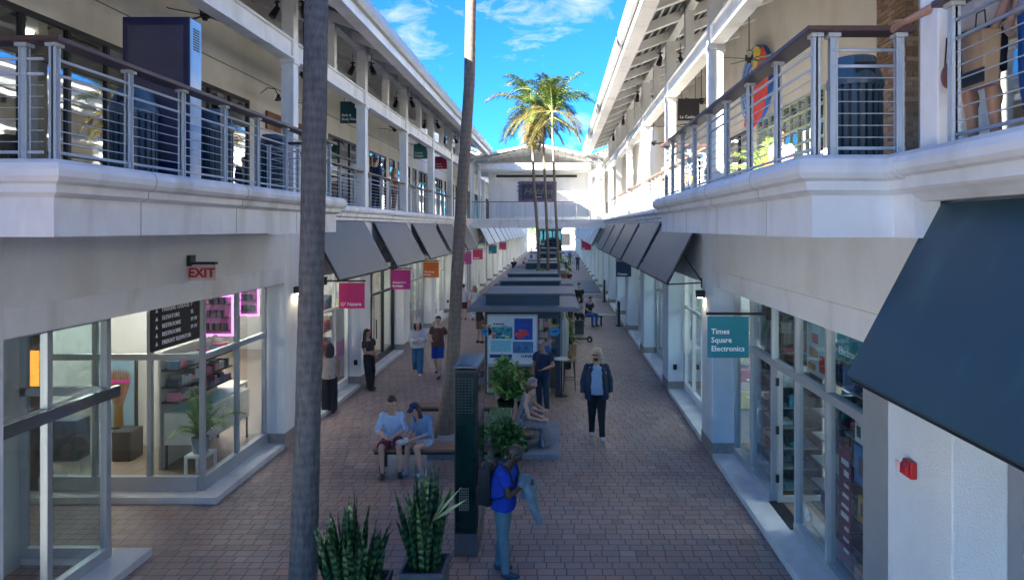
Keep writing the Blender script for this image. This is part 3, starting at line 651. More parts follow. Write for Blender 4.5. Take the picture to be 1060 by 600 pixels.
# fire alarm, sockets, wall lights
t = thing('fire_alarm', 'red fire alarm box with strobe on the near right pier', 'fire alarm', (XR,5.6,2.42))
m = MB(); m.box(2.88,2.935,5.53,5.67,2.34,2.48).prism([(2.88,2.35),(2.845,2.37),(2.845,2.43),(2.88,2.47)],5.54,5.66); m.build('alarm_box', m_red, t, bevel=.01)
m = MB(); m.box(2.815,2.832,5.60,5.66,2.39,2.47); m.build('strobe', M('strobe lens',(.7,.5,.5),.2,var=0), t, bevel=.008)
def walllight(x, y, z, s, label):
    t = thing('wall_light', label, 'wall light', (x,y,z), 0, 'small black wall lights')
    m = MB(); m.box(x-s*.001,x-s*.17,y-.07,y+.07,z-.07,z+.07); m.build('housing', m_black, t, bevel=.006)
    m = MB(); m.box(x-s*.05,x-s*.14,y-.045,y+.045,z-.078,z-.071); m.build('lens', EM('wall light glow', (1,.85,.6), 12), t)
walllight(XL, 14.0, 3.12, -1, 'small black wall light glowing on the first left pier')
walllight(XR, 13.6, 3.08, 1, 'small black wall light on the pier beside the electronics shop')
def socket(x, y, label, face):
    m = MB()
    if face == 'y': m.box(x-.05,x+.05,y-.03,y-.002,.62,.76)
    else: m.box(x-face*.03,x-face*.002,y-.05,y+.05,.62,.76)
    tag(m.build('outlet_box', m_black, None, bevel=.005), label, 'outlet box', 'black outlet boxes on the piers')
socket(-5.6,18.70,'black outlet box on the pier beside the woman in black','y'); socket(-5.6,34.3,'black outlet box on a left pier behind the leaning palm','y'); socket(3.12,18.1,'black outlet box low on the second right pier','y')
# ------------------------------------------------------------ ceiling fans and spotlights of the galleries
def make_fan():
    t = thing('ceiling_fan', '', 'ceiling fan', (0,0,0), 0, 'dark ceiling fans in the galleries')
    m = MB(); m.cyl((0,0),.012,.1,1.9,8).cyl((0,0),.09,-.05,.08,14).cyl((0,0),.05,-.1,-.05,12); m.build('fan_motor', m_black, t, org=False)
    for i in range(5):
        a = 2*pi*i/5; m = MB(); r = RZ(a)
        vs = [r@V(p) for p in ((.08,-.04,0),(.62,-.075,.03),(.66,0,.03),(.62,.06,-.0),(.08,.03,-.01))]
        m.add(vs+[v+V((0,0,.012)) for v in vs], [(4,3,2,1,0),(5,6,7,8,9)]+[(j,(j+1)%5,5+(j+1)%5,5+j) for j in range(5)]); m.build('fan_blade', M('fan blade wood',(.05,.035,.03),.5), t, org=False)
    return t
fan0 = make_fan()
for k in range(5):
    l = ORD[k]+' dark ceiling fan of the upper left gallery'
    if k == 0: fan0.location = (-6.9,13.2,8.55); fan0['label'] = l
    else: copytree(fan0, (-6.9,13.2+5.1*k,8.55), .3*k, l)
for k in range(5): copytree(fan0, (4.4,10.4+5.2*k,8.3), .5*k+.2, ORD[k]+' dark ceiling fan of the upper right gallery')
def make_spot():
    t = thing('spotlight', '', 'spotlight', (0,0,0), 0, 'black spotlights by the gallery columns')
    m = MB(); m.tube([(0,.02,.05),(0,-.1,-.17)], [.055,.075], 12); m.build('lamp_head', m_black, t, org=False)
    m = MB(); m.box(-.02,.02,-.02,.02,.0,.16).box(-.07,.07,-.035,.035,.14,.17).tube([(0,0,.17),(0,0,.42)],.008,6); m.build('yoke', m_black, t, org=False)
    return t
sp0 = make_spot(); first = True
for s, xc, yc in ((-1,-5.6,14.1),(1,3.02,13.03)):
    for k in range(5):
        for q in (-.27,.27):
            l = ('%s pair of spotlights in the %s gallery, %s one' % (ORD[k], 'left' if s < 0 else 'right', 'left-hand' if q < 0 else 'right-hand'))
            if first: sp0.location = (xc+q, yc+PER*k, 8.95); sp0['label'] = l; sp0.rotation_euler.z = q*3; first = False
            else: copytree(sp0, (xc+q, yc+PER*k, 8.95), q*3+.2*k, l)
# upper left: planked wooden sign with goose-neck lamps
t = thing('wooden_sign', 'long planked wooden sign under goose-neck lamps on the upper left wall', 'sign', (-8.2,20.4,7.4))
m = MB()
for i in range(16): m.box(-8.19,-8.13,18.9+i*.2,19.09+i*.2,7.15,7.68)
m.build('planks', RI('orange brown planks', [(.28,.12,.05),(.33,.15,.06),(.22,.09,.04)], .6, var=.2), t)
text_mesh(['MARKET'], .42, m_black, t, (-8.12,21.9,7.28), R_EAST, align='RIGHT')
for k in range(4):
    yy = 18.6+k*1.1
    t = thing('gooseneck_lamp', ORD[k]+' black goose-neck lamp above the wooden sign', 'wall lamp', (-8.2,yy,8.1), 0, 'goose-neck lamps over the wooden sign')
    m = MB(); m.tube([(-8.19,yy,8.1),(-8.0,yy,8.25),(-7.8,yy,8.22),(-7.7,yy,8.05)], .013, 6); m.build('arm', m_black, t)
    m = MB(); m.tube([(-7.7,yy,8.08),(-7.7,yy,8.0),(-7.68,yy,7.92)], [.03,.05,.12], 12); m.build('lamp_shade', m_black, t)
# digital totem and slatted litter bins on the balconies
t = thing('display_totem', 'tall dark framed display box standing on the left balcony', 'display', (-5.55,9.5,DZ))
m = MB(); m.box(-6.03,-5.1,9.35,9.65,DZ,7.32); m.build('cabinet', M('indigo metal', (.02,.02,.07), .3, var=.1), t, bevel=.01)
m = MB(); m.box(-5.95,-5.18,9.338,9.35,5.3,7.2); m.build('screen', M('dark glass screen', (.07,.07,.11), .08, var=.1), t)
m = MB(); m.box(-5.099,-5.09,9.36,9.64,DZ+.1,7.3); m.build('side_panel', M('pale blue side panel', (.35,.55,.75), .12, var=.12), t)
m = MB()
for i in range(9): m.box(-5.088,-5.084,9.42,9.58,6.88+i*.035,6.9+i*.035)
m.build('vent', m_dark, t)
def make_bin():
    t = thing('litter_bin', '', 'litter bin', (0,0,0), 0, 'slatted blue litter bins on the balconies')
    m = MB(); m.cyl((0,0),.25,.03,.92,28); m.build('liner', M('dark liner', (.015,.03,.05), .5), t, org=False)
    m = MB()
    for i in range(22):
        a = 2*pi*i/22; m.box(.262,.278,-.024,.024,.04,.93, rot=RZ(a), c=(0,0,0))
    m.build('slats', M('slate slats', (.035,.07,.10), .4, var=.15), t, org=False)
    m = MB(); m.lathe((0,0,0), [(.29,.93),(.295,.97),(.29,1.0),(.25,1.10),(.22,1.2),(.21,1.24),(.0,1.245)], 28); m.build('lid', M('slate lid', (.06,.11,.15), .3), t, org=False, smooth=False)
    m = MB(); m.box(-.10,.10,-.262,-.2,1.03,1.15); m.build('opening', m_black, t, org=False)
    return t
b0 = make_bin(); b0.location = (3.2,7.3,DZ); b0['label'] = 'large slatted blue litter bin behind the short right railing'
bi = copytree(b0, (-5.65,9.0,DZ), .2, 'slatted litter bin left of the display totem on the left balcony')
copytree(b0, (-5.35,10.5,DZ), 1.1, 'slatted litter bin just right of the display totem on the left balcony')
copytree(b0, (-5.6,13.3,DZ), .7, 'farther slatted litter bin near the first left gallery column')
# round neon-coloured sign on the upper right wall
t = thing('round_wall_sign', 'round blue, yellow and red sign on the upper right wall', 'sign', (5.6,19.3,8.3))
def disc(cy, cz, ry, rz, a0, a1, xa, xb_, col, nm, hub=False):
    n_ = 40; P = [(cy+ry*cos(a0+(a1-a0)*i/n_), cz+rz*sin(a0+(a1-a0)*i/n_)) for i in range(n_+1)]
    if hub: P.append((cy,cz))
    else: P = P[:-1]
    m = MB(); m.prism(P, xa, xb_, 'x'); m.build(nm, col, t)
mb_ = M('neon blue', (.03,.18,.62), .4, var=.05); mw_ = M('sign white', (.75,.85,.9), .4, var=0); my_ = M('sign yellow', (.85,.6,.03), .4, var=0); mr_ = M('sign red', (.80,.04,.03), .4, var=.15)
cy_, cz_ = 19.4, 8.5
for q, (r_, mt_) in enumerate(((1,mb_),(.93,mw_),(.89,mb_),(.70,mw_),(.66,mb_),(.46,mw_),(.42,mb_))): disc(cy_,cz_,1.4*r_,1.1*r_,0,2*pi,5.60-.006*q,5.74 if q == 0 else 5.60-.006*q+.02,mt_,'blue_ring' if mt_ is mb_ else 'white_ring')
disc(cy_,cz_,1.3,1.05,1.75,2.35,5.54,5.56,my_,'yellow_wedge',True); disc(cy_-.05,cz_-.05,1.5,1.2,2.3,5.3,5.53,5.55,mr_,'red_burst',True); disc(cy_,cz_,.6,.5,5.3,6.0,5.53,5.55,my_,'yellow_wedge',True)
# sunlit canopy bar / orange board in the right gallery
m = MB(); m.box(3.6,4.9,24,24.06,6.05,6.25); t_ = m.build('orange_board', M('orange board',(.7,.3,.04),.5), None, bevel=.01); tag(t_, 'narrow orange board seen through the sunlit right railing', 'board')
# ------------------------------------------------------------ footbridge
def bridge():
    t = thing('footbridge', 'white covered footbridge with a gabled roof crossing above the walk', 'footbridge', (-1.26,42,4.4))
    x0, x1 = -5.42, 2.90; y0, y1 = 42.0, 46.0
    m = MB(); m.box(x0,x1,y0+.08,y1,4.42,4.97); m.build('deck', m_white, t)
    m = MB(); m.box(x0-.1,x1+.1,y0-.06,y0+.08,4.62,4.98).box(x0-.1,x1+.1,y0-.03,y0+.08,4.40,4.60).box(x0-.1,x1+.1,y0-.12,y0-.06,4.86,4.96); m.build('edge_moulding', m_mould, t, bevel=.01)
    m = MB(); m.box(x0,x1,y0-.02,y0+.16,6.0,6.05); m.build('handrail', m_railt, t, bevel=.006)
    n_ = 8; w_ = (x1-x0-1.6)/n_
    for i in range(n_-1):
        a = x0+1.5+i*w_; m = MB(); m.box(a+.02,a+w_-.02,y0+.05,y0+.07,5.1,5.95); m.build('infill_panel', M('white infill panel',(.62,.66,.70),.4,var=.04), t)
    for i in range(11):
        a = x0+.3+i*(x1-x0-.6)/10; m = MB(); m.box(a-.025,a+.025,y0+.02,y0+.06,DZ,6.0); m.build('post', m_dark if i < 2 else m_steel, t)
    m = MB()
    for z in (5.1,5.25,5.4,5.55,5.7,5.85): m.tube([(x0,y0+.04,z),(x0+1.5,y0+.04,z)],.01,6).tube([(x1-1.5,y0+.04,z),(x1,y0+.04,z)],.01,6)
    m.build('cable', m_cable, t)
    m = MB(); m.box(-4.5,1.93,43.6,46.0,DZ,7.95); m.build('back_wall', m_stucco, t)
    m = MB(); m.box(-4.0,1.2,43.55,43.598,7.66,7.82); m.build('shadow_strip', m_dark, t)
    m = MB(); m.box(x0,x1,y0+.1,47,7.95,8.02); m.build('ceiling', m_white, t)
    m = MB(); m.box(-4.95,1.95,y0-.1,y0+.1,8.03,8.38).box(-5.0,2.0,y0-.16,y0+.16,8.38,8.42); m.build('beam', m_white, t, bevel=.01)
    for x in (-4.95,-5.35,2.0,2.45):
        m = MB(); m.box(x-.09,x+.09,y0+.2,y0+.4,DZ,8.4); m.build('column', m_white, t, bevel=.008)
    # gable
    ax, az, ex0, ex1, ez = -1.4, 9.45, -5.35, 2.65, 8.62
    m = MB()
    for (xa,za,xb,zb) in ((ex0,ez,ax,az),(ax,az,ex1,ez)): m.prism([(xa,za),(xb,zb),(xb,zb+.14),(xa,za+.14)], y0-.75, y0-.68)
    m.build('gable_fascia', m_white, t)
    m = MB()
    for (xa,za,xb,zb) in ((ex0,ez,ax,az),(ax,az,ex1,ez)): m.prism([(xa,za+.06),(xb,zb+.06),(xb,zb+.13),(xa,za+.13)], y0-.68, 47.4)
    m.build('roof', m_white, t)
    m = MB(); m.prism([(-4.9,8.4),(1.95,8.4),(1.95,8.75),(ax,az-.02),(-4.9,8.75)], 45.6, 45.7); m.build('gable_wall', m_white, t)
    m = MB(); x = ex0+.4
    while x < ex1-.2:
        z = (ez+(az-ez)*(x-ex0)/(ax-ex0)) if x < ax else (az-(az-ez)*(x-ax)/(ex1-ax))
        m.box(x-.03,x+.03,y0-.6,47.3,z-.08,z+.055); x += .45
    m.build('rafter', m_gutter, t)
    m = MB()
    for y in (y0-.1,y0+1.2,y0+2.4): m.prism([(ex0+.3,ez-.0),(ax,az-.02),(ax,az-.12),(ex0+.9,ez)], y, y+.06).prism([(ex1-.3,ez),(ax,az-.02),(ax,az-.12),(ex1-.9,ez)], y, y+.06)
    m.build('truss', m_white, t)
    m = MB(); m.prism([(ex0-.1,8.5),(ex0+1.0,8.55),(ex0+1.3,8.80),(ex0-.1,8.68)], y0-.5, y0+.1); m.prism([(ex1+.1,8.5),(ex1-.8,8.55),(ex1-1.0,8.8),(ex1+.1,8.68)], y0-.5, y0+.1); m.build('eave_return', m_gutter, t)
    for x, s in ((-5.42,1),(2.78,-1)):
        m = MB(); m.tube([(x+s*.35,y0-.55,8.6),(x,y0-.35,8.35),(x,y0-.25,8.0),(x,y0-.25,4.4)], .055, 8); m.build('downpipe', m_white, t)
    return t
bridge()
t = thing('banner_sign', 'dark patterned banner with pale script on the footbridge wall', 'sign', (-1.35,45.9,6.8))
m = MB(); m.box(-2.56,-.12,43.53,43.59,6.12,7.40); m.build('banner', RI('dark floral banner', [(.05,.04,.09),(.09,.07,.14),(.04,.05,.09)], .6, var=.5), t)
m = MB(); m.box(-2.36,-.45,43.51,43.529,6.28,7.2); m.build('inner_panel', M('midnight panel', (.02,.03,.06), .5, var=.3, vs=4), t)
rnd = random.Random(3); m = MB()
for i in range(70):
    x = rnd.choice([rnd.uniform(-2.6,-2.4), rnd.uniform(-.42,-.14), rnd.uniform(-2.4,-.4)]); z = rnd.uniform(6.15,7.36) if (x < -2.4 or x > -.44) else rnd.choice([rnd.uniform(6.15,6.26),rnd.uniform(7.22,7.36)])
    m.ell((x,43.52,z),(rnd.uniform(.03,.07),.006,rnd.uniform(.02,.05)),6,4)
m.build('pattern', RI('banner petals', [(.12,.09,.18),(.08,.06,.13),(.2,.17,.22)], .6), t)
sh = Matrix(((1,.35,0),(0,1,0),(0,0,1)))
text_mesh(['Hidden'], .62, M('dull bronze lettering',(.25,.2,.13),.6,var=0), t, (-2.25,43.5,6.56), R_FRONT @ sh, bold=-.004)
m = MB(); m.box(-1.5,-1.05,43.5,43.508,6.37,6.42); m.build('caption_bar', M('grey caption',(.4,.4,.42),.6,var=0), t)
# ------------------------------------------------------------ far end of the walk
t = thing('far_building', 'bright pale building closing the far end of the walk', 'building', (-2,150,0))
m = MB(); m.box(-40,40,150,170,0,6); m.build('wall', M('far wall paint',(.42,.40,.37),.8,var=.25,vs=.15), t)
for i in range(12):
    m = MB(); m.box(-30+i*5,-27.5+i*5,149.9,149.99,.6,3.2); m.build('window', m_dark, t)
m = MB(); m.box(-42,42,148,150,5.9,6.3); m.build('cornice', m_white, t)
t = thing('lift_tower', 'dark glazed tower standing in the walk beyond the footbridge', 'tower', (-1,72,0))
m = MB(); m.box(-2.0,.35,70,73,0,4.25); m.build('body', m_dark, t)
m = MB()
for i in range(5): m.box(-1.9+i*.45,-1.55+i*.45,69.95,69.99,.4,4.1)
m.build('glazing', m_glassd, t); m = MB(); m.box(-2.1,.45,69.8,73.2,4.25,4.4); m.build('roof', m_gutter, t)
# ------------------------------------------------------------ market kiosks down the middle
m_pimg = [M('poster reef picture', (.03,.25,.3), .4, var=.95, vs=9), M('poster sky picture', (.01,.06,.38), .4, var=.3, vs=3), M('poster map picture', (.2,.5,.6), .4, var=.15, vs=14), M('poster harbour picture', (.06,.18,.35), .4, var=.6, vs=7)]
def kiosk(ys, yb, ye, label, x0=-2.38, x1=.54, bx0=-1.93, bx1=.03, front=False, low=True, zz=2.23):
    t = thing('market_kiosk', label, 'kiosk', ((x0+x1)/2,(ys+ye)/2,0), 0, 'market kiosks in a row down the middle of the walk')
    m = MB(); m.box(x0,x1,ys,ye,zz,zz+.10).box(x0+.06,x1-.06,ys+.06,ye-.06,zz+.10,zz+.12); m.build('roof_slab', m_ktop, t, bevel=.01)
    m = MB(); m.box(bx0,bx1,yb,ye-.3,zz+.12,zz+.40); rb = m.build('roof_box', m_navy, t)
    m = MB(); m.box(bx0-.05,bx1+.05,yb-.05,ye-.25,zz+.40,zz+.44); m.build('box_cap', m_ktop, rb, bevel=.006)
    m = MB(); m.box(bx0-.02,bx1+.02,yb+.04,ye-.5,zz-.24,zz-.02); m.build('lintel', m_navy, t)
    for x in (bx0-.02, bx1-.1):
        for y in (yb, ye-.6):
            m = MB(); m.box(x,x+.12,y,y+.12,0,zz); m.build('post', m_navy, t, bevel=.006)
    m = MB(); m.box(bx0+.1,bx1-.1,yb+.25,ye-.7,.08,.92); m.build('counter', M('kiosk counter wood',(.17,.1,.06),.6,var=.25), t)
    m = MB(); m.box(bx0+.05,bx1-.05,yb+.2,ye-.65,.92,.96); m.build('counter_top', m_ktop, t)
    rnd = random.Random(int(ys*10)); m = MB()
    for i in range(40 if ys < 40 else 12):
        x = rnd.uniform(bx0+.15,bx1-.3); y = rnd.uniform(yb+.3,ye-.9); h = rnd.uniform(.08,.45); w_ = rnd.uniform(.08,.22); m.box(x,x+w_,y,y+w_,.96,.96+h)
    m.build('goods', m_goodsA, t)
    return t
K = kiosk(17.5,18.0,20.5,'nearest market kiosk, with the poster board on its front')
kiosk(21.2,22.4,24.1,'second market kiosk from the viewer')
kiosk(24.9,25.8,27.6,'third market kiosk from the viewer')
kiosk(32.6,33.8,35.6,'fourth market kiosk, just beyond the slim palm trunks', x1=.35, bx0=-1.65)
kiosk(36.0,36.8,39,'fifth market kiosk, under the footbridge approach', x1=.35, bx0=-1.65)
kiosk(57,58,61,'sixth market kiosk, far beyond the footbridge', bx0=-1.6)
# kiosk front: poster board, lower panel, hanging goods
t = thing('poster_board', 'white poster board with four pictures on the nearest kiosk', 'poster', (-1.22,17.9,1.4))
m = MB(); m.box(-1.86,-.58,17.93,17.98,.82,2.07); m.build('board', M('poster paper',(.62,.72,.76),.4,var=.05), t)
m = MB(); m.box(-1.88,-.56,17.90,17.99,2.07,2.12).box(-1.88,-.56,17.90,17.99,.76,.82).box(-1.89,-1.86,17.91,17.99,.82,2.07).box(-.58,-.55,17.91,17.99,.82,2.07); m.build('frame', m_alu, t)
def pic(a,b,c,d,mt,nm='picture'): m = MB(); m.box(-1.86+a*1.28,-1.86+b*1.28,17.918,17.93,.82+c*1.25,.82+d*1.25); return m.build(nm, mt, t)
pic(.08,.5,.52,.77,m_pimg[0]); pic(.54,.92,.50,.95,m_pimg[1]); pic(.05,.48,.24,.49,m_pimg[2]); pic(.51,.93,.22,.46,m_pimg[3]); pic(.03,.49,.12,.19,M('poster strip',(.03,.05,.22),.4,var=.2))
m = MB(); rnd = random.Random(9)
for i in range(9):
    x = rnd.uniform(-1.1,-.75); z = rnd.uniform(1.5,1.72); m.ell((x,17.912,z),(rnd.uniform(.04,.12),.006,rnd.uniform(.02,.05)),7,5)
m.build('red_shapes', M('poster red',(.7,.05,.03),.4,var=.2), t)
m = MB()
for i in range(14):
    x = rnd.uniform(-1.72,-1.28); z = rnd.uniform(1.5,1.75); m.ell((x,17.912,z),(rnd.uniform(.02,.07),.006,rnd.uniform(.015,.05)),7,5)
m.build('fish_shapes', RI('poster fish', [(.02,.04,.08),(.5,.1,.12),(.6,.6,.2),(.05,.4,.4)], .4), t)
m = MB()
for i in range(12):
    x = -.98+i*.045; m.box(x,x+.02,17.91,17.918,.98,1.0+rnd.uniform(.02,.09))
for i in range(5): m.box(-1.72+i*.06,-1.68+i*.06,17.91,17.918,1.84,1.88); m.box(-1.5+i*.03,-1.48+i*.03,17.91,17.918,1.80,1.815)
m.build('printed_marks', m_dark, t)
m = MB(); m.box(-1.86,-.58,17.97,18.0,.15,.72); t1 = m.build('brown_board', M('brown board',(.2,.11,.06),.6,var=.15), K)
m = MB(); m.box(-1.9,-.2,17.95,18.02,.04,.15).box(-1.9,-.2,17.95,18.02,.72,.76).box(-1.9,-1.86,17.96,18.01,.15,.72).box(-.58,-.54,17.96,18.01,.15,.72); m.build('board_frame', m_alu, K)
m = MB(); rnd = random.Random(21)
for i in range(9):
    for j in range(3): x = -.52+i*.037; z = 1.2+j*.28; m.box(x,x+.03,18.0,18.03,z,z+rnd.uniform(.14,.26))
tag(m.build('hanging_goods', RI('small hanging goods', [(.5,.42,.32),(.45,.3,.28),(.3,.22,.18),(.6,.55,.48),(.4,.25,.3)], .6), None), 'rows of small beige goods hanging on the nearest kiosk front', 'goods')
m = MB(); m.box(-.5,-.24,17.95,17.99,1.02,1.28); tag(m.build('blue_card', M('blue card',(.02,.1,.35),.5), None), 'small blue card right of the poster board', 'card')
for x, nm in ((-1.9,'left'),(-.1,'right')):
    t = thing('round_sign', 'small round blue sign on the %s post of the nearest kiosk' % nm, 'sign', (x,17.92,1.68), 0, 'round blue kiosk signs')
    m = MB(); m.prism([(x+.14*cos(a*pi/12),1.66+.12*sin(a*pi/12)) for a in range(24)], 17.93, 17.985); m.build('disc', M('bright blue enamel',(.02,.22,.5),.4,var=.15), t)
    m = MB(); m.box(x-.12,x+.12,17.92,17.985,1.79,1.84); m.build('top_strip', M('mustard strip',(.5,.3,.03),.5), t)
    m = MB(); m.prism([(x-.09,1.66),(x-.05,1.69),(x+.05,1.69),(x+.09,1.66),(x+.05,1.64),(x-.05,1.64)], 17.92, 17.928); m.build('emblem', m_navy, t)
# clothes rail by the kiosk
t = thing('clothes_rail', 'pale scarves and garments hanging at the right side of the nearest kiosk', 'clothes rail', (.12,19,0))
m = MB(); m.tube([(.12,18.3,0),(.12,18.3,1.95),(.12,20.2,1.95),(.12,20.2,0)], .015, 6); m.build('frame', m_steel, t)
rnd = random.Random(4)
for i in range(12):
    y = 18.36+i*.15; m = MB(); n_ = 9; w_ = rnd.uniform(.10,.16); zb = rnd.uniform(.75,1.1)
    pts = [(.12+w_*cos(2*pi*j/n_)*(1+.2*rnd.random()), y+.03*sin(2*pi*j/n_)) for j in range(n_)]
    m.add([(.12+(p[0]-.12)*.4,p[1],1.93) for p in pts]+[(p[0],p[1],1.7) for p in pts]+[(p[0]*1.0+.01,p[1],zb) for p in pts], [(j,(j+1)%n_,n_+(j+1)%n_,n_+j) for j in range(n_)]+[(n_+j,n_+(j+1)%n_,2*n_+(j+1)%n_,2*n_+j) for j in range(n_)])
    m.build('garment', M('garment cloth', rnd.choice([(.5,.48,.42),(.6,.6,.56),(.4,.42,.38),(.45,.38,.3)]), .85), t)
# bar stool, high table
t = thing('bar_stool', 'tall stool with a woven tan back beside the nearest kiosk', 'stool', (.3,18.45,0))
for (x,y,a,b) in ((.13,18.28,.19,18.33),(.47,18.28,.41,18.33),(.13,18.62,.16,18.60),(.47,18.62,.44,18.60)):
    m = MB(); m.tube([(x,y,0),(a,b,.78)], .012, 6); m.build('leg', m_dark, t)
m = MB(); m.tube([(.14,18.3,.3),(.46,18.3,.3),(.46,18.6,.3),(.14,18.6,.3),(.14,18.3,.3)], .009, 6); m.build('foot_rail', m_dark, t)
m = MB(); m.box(.11,.49,18.27,18.63,.78,.82); m.build('seat', M('tan weave',(.3,.18,.08),.7,var=.3,vs=20), t, bevel=.01)
m = MB(); m.box(.10,.50,18.60,18.64,.86,1.2); m.build('backrest', M('tan weave',(.3,.18,.08),.7,var=.3,vs=20), t, bevel=.01)
t = thing('high_table', 'small high round table beside the tan stool', 'table', (0.1,17.75,0))
m = MB(); m.cyl((.08,17.75),.2,.96,.99,24); m.build('table_top', m_kerb, t)
m = MB(); m.cyl((.08,17.75),.02,.02,.96,8).cyl((.08,17.75),.17,0,.02,20); m.build('leg', m_dark, t)
m = MB(); rnd = random.Random(8)
for i in range(160):
    x = rnd.gauss(.2,.22); y = rnd.gauss(17.6,.35); a = rnd.random()*3; m.add([(x+cos(a)*.03,y+sin(a)*.03,.006),(x+cos(a+2)*.03,y+sin(a+2)*.03,.006),(x+cos(a+4)*.04,y+sin(a+4)*.04,.012)], [(0,1,2)])
tag(m.build('fallen_leaves', RI('dry leaves', [(.3,.25,.12),(.25,.2,.1),(.35,.3,.18)], .8), None), 'scatter of dry leaves and petals beside the stool', 'leaves', kind='stuff')
# ------------------------------------------------------------ directory totem
t = thing('directory_totem', 'tall dark green directory totem standing before the bench', 'directory sign', (-1.24,9.5,0))
m = MB(); m.box(-1.40,-1.09,9.07,9.93,.0,.30); m.build('plinth', M('dark bronze plinth',(.10,.10,.11),.5,var=.2,vs=6), t, bevel=.006)
m = MB(); m.prism([(9.07,.30),(9.93,.30),(9.93,2.52),(9.07,2.50)], -1.395, -1.095, 'x'); m.build('cabinet', m_black, t, bevel=.006)
m = MB(); m.box(-1.375,-1.115,9.055,9.069,.34,2.46); m.build('front_panel', M('deep green glass', (.004,.022,.02), .15, var=.35, vs=3), t)
m = MB()
for i in range(13):
    z = 2.38-i*.038
    for j in range(5): m.box(-1.35+j*.045,-1.35+j*.045+.028,9.050,9.056,z,z+.009)
m.build('text_rows', M('faint green text',(.018,.04,.036),.5,var=0), t)
m = MB()
for i in range(9):
    for j in range(5): m.box(-1.33+j*.028,-1.33+j*.028+.02,9.050,9.056,.62+i*.035,.645+i*.035)
m.build('speaker_grid', M('grille grey',(.12,.14,.14),.5), t)
m = MB(); m.box(-1.091,-1.083,9.12,9.88,.36,2.44); m.build('side_glass', M('dark mirror glass',(.05,.06,.07),.08,.5,var=.05), t)
m = MB(); m.box(-1.41,-1.08,9.05,9.95,2.52,2.55); c_ = m.build('cap', M('slate cap',(.10,.12,.14),.35,var=.2), t, bevel=.006)
m = MB(); m.box(-1.35,-1.14,9.12,9.86,2.551,2.558); m.build('cap_inset', M('dark inset',(.035,.045,.05),.3), c_)
# ------------------------------------------------------------ benches
def bench(x0,x1,y0,y1,label,along='x',z=.45):
    t = thing('bench', label, 'bench', ((x0+x1)/2,(y0+y1)/2,0), 0, 'timber benches round the palm')
    m = MB()
    if along == 'x':
        n_ = 5; w_ = (y1-y0)/n_
        for i in range(n_): m.box(x0,x1,y0+i*w_+.006,y0+(i+1)*w_-.006,z-.05,z)
    else:
        n_ = 5; w_ = (x1-x0)/n_
        for i in range(n_): m.box(x0+i*w_+.006,x0+(i+1)*w_-.006,y0,y1,z-.05,z)
    m.build('seat', m_wood, t, bevel=.006)
    m = MB(); m.box(x0+.02,x1-.02,y0+.02,y1-.02,z-.10,z-.052); m.build('seat_frame', m_dark, t)
    for (x,y) in ((x0+.1,y0+.06),(x1-.16,y0+.06),(x0+.1,y1-.12),(x1-.16,y1-.12)):
        m = MB(); m.box(x,x+.06,y,y+.06,0,z-.10); m.build('leg', m_dark, t)
    return t
bench(-3.32,-1.25,12.08,12.58,'teak topped bench on which the couple sit')
bench(-3.3,-1.4,14.95,15.4,'rear teak bench on the far side of the near palm trunk')
bench(-.98,-.50,12.95,14.85,'low bench on which the two women sit beside the potted plants','y')
m = MB(); m.box(-1.5,-1.02,12.75,15.0,.004,.42); tg = m.build('planter_wall', m_conc, None, bevel=.01); tag(tg, 'low concrete planter box filled with bright green turf behind the totem', 'planter')
m = MB(); rnd = random.Random(2)
for i in range(2600):
    x = rnd.uniform(-1.49,-1.03); y = rnd.uniform(12.78,14.97); h = rnd.uniform(.03,.07); a = rnd.random()*3; m.add([(x,y,.42),(x+.008*cos(a),y+.008*sin(a),.42),(x+rnd.uniform(-.02,.02),y+rnd.uniform(-.02,.02),.42+h)],[(0,1,2)])
tag(m.build('turf', RI('bright turf',[(.08,.25,.03),(.12,.32,.04),(.06,.2,.03)],.7), None), 'bright green turf in the low planter', 'grass', kind='stuff')
# ------------------------------------------------------------ bollards / menu stands, scooter, luggage
for (x,y,h,l) in ((2.72,30.5,1.1,'nearer slim dark post standing by the right wall'),(2.75,40.5,1.3,'farther slim dark post standing by the right wall')):
    t = thing('menu_stand', l, 'menu stand', (x,y,0), 0, 'slim dark stands by the right wall')
    m = MB(); m.box(x-.05,x+.05,y-.25,y+.25,.04,h); m.build('panel', m_dark, t, bevel=.006); m = MB(); m.box(x-.12,x+.12,y-.28,y+.28,0,.04); m.build('foot', m_black, t)
t = thing('kick_scooter', 'black electric kick scooter standing on the brick walk', 'scooter', (.9,26.1,0))
m = MB(); m.box(.62,1.12,26.0,26.15,.12,.17); m.build('deck', m_black, t, bevel=.01)
m = MB(); m.tube([(.60,26.07,.14),(.5,26.07,.3),(.44,26.07,1.05)], .022, 8); m.build('stem', m_black, t)
m = MB(); m.tube([(.44,25.83,1.05),(.44,26.31,1.05)], .016, 8); m.build('handlebar', m_black, t)
for x in (.52,1.2):
    m = MB(); m.tube([(x,26.035,.11),(x,26.105,.11)], .11, 18); w_ = m.build('wheel', m_black, t); m = MB(); m.tube([(x,26.03,.11),(x,26.11,.11)], .045, 12); m.build('hub', m_gutter, w_)
m = MB(); m.prism([(1.08,.15),(1.18,.25),(1.32,.2),(1.2,.23)], 26.03, 26.11); m.build('mudguard', m_black, t)
t = thing('suitcase', 'dark suitcase standing beside the seated people on the right', 'suitcase', (.85,27.9,0))
m = MB(); m.box(.68,1.05,27.75,28.0,.05,.62); m.build('case', M('dark slate fabric',(.05,.06,.07),.7,var=.2), t, bevel=.03)
m = MB(); m.tube([(.76,27.98,.62),(.76,27.98,.85),(.97,27.98,.85),(.97,27.98,.62)], .012, 6); m.build('handle', m_black, t)
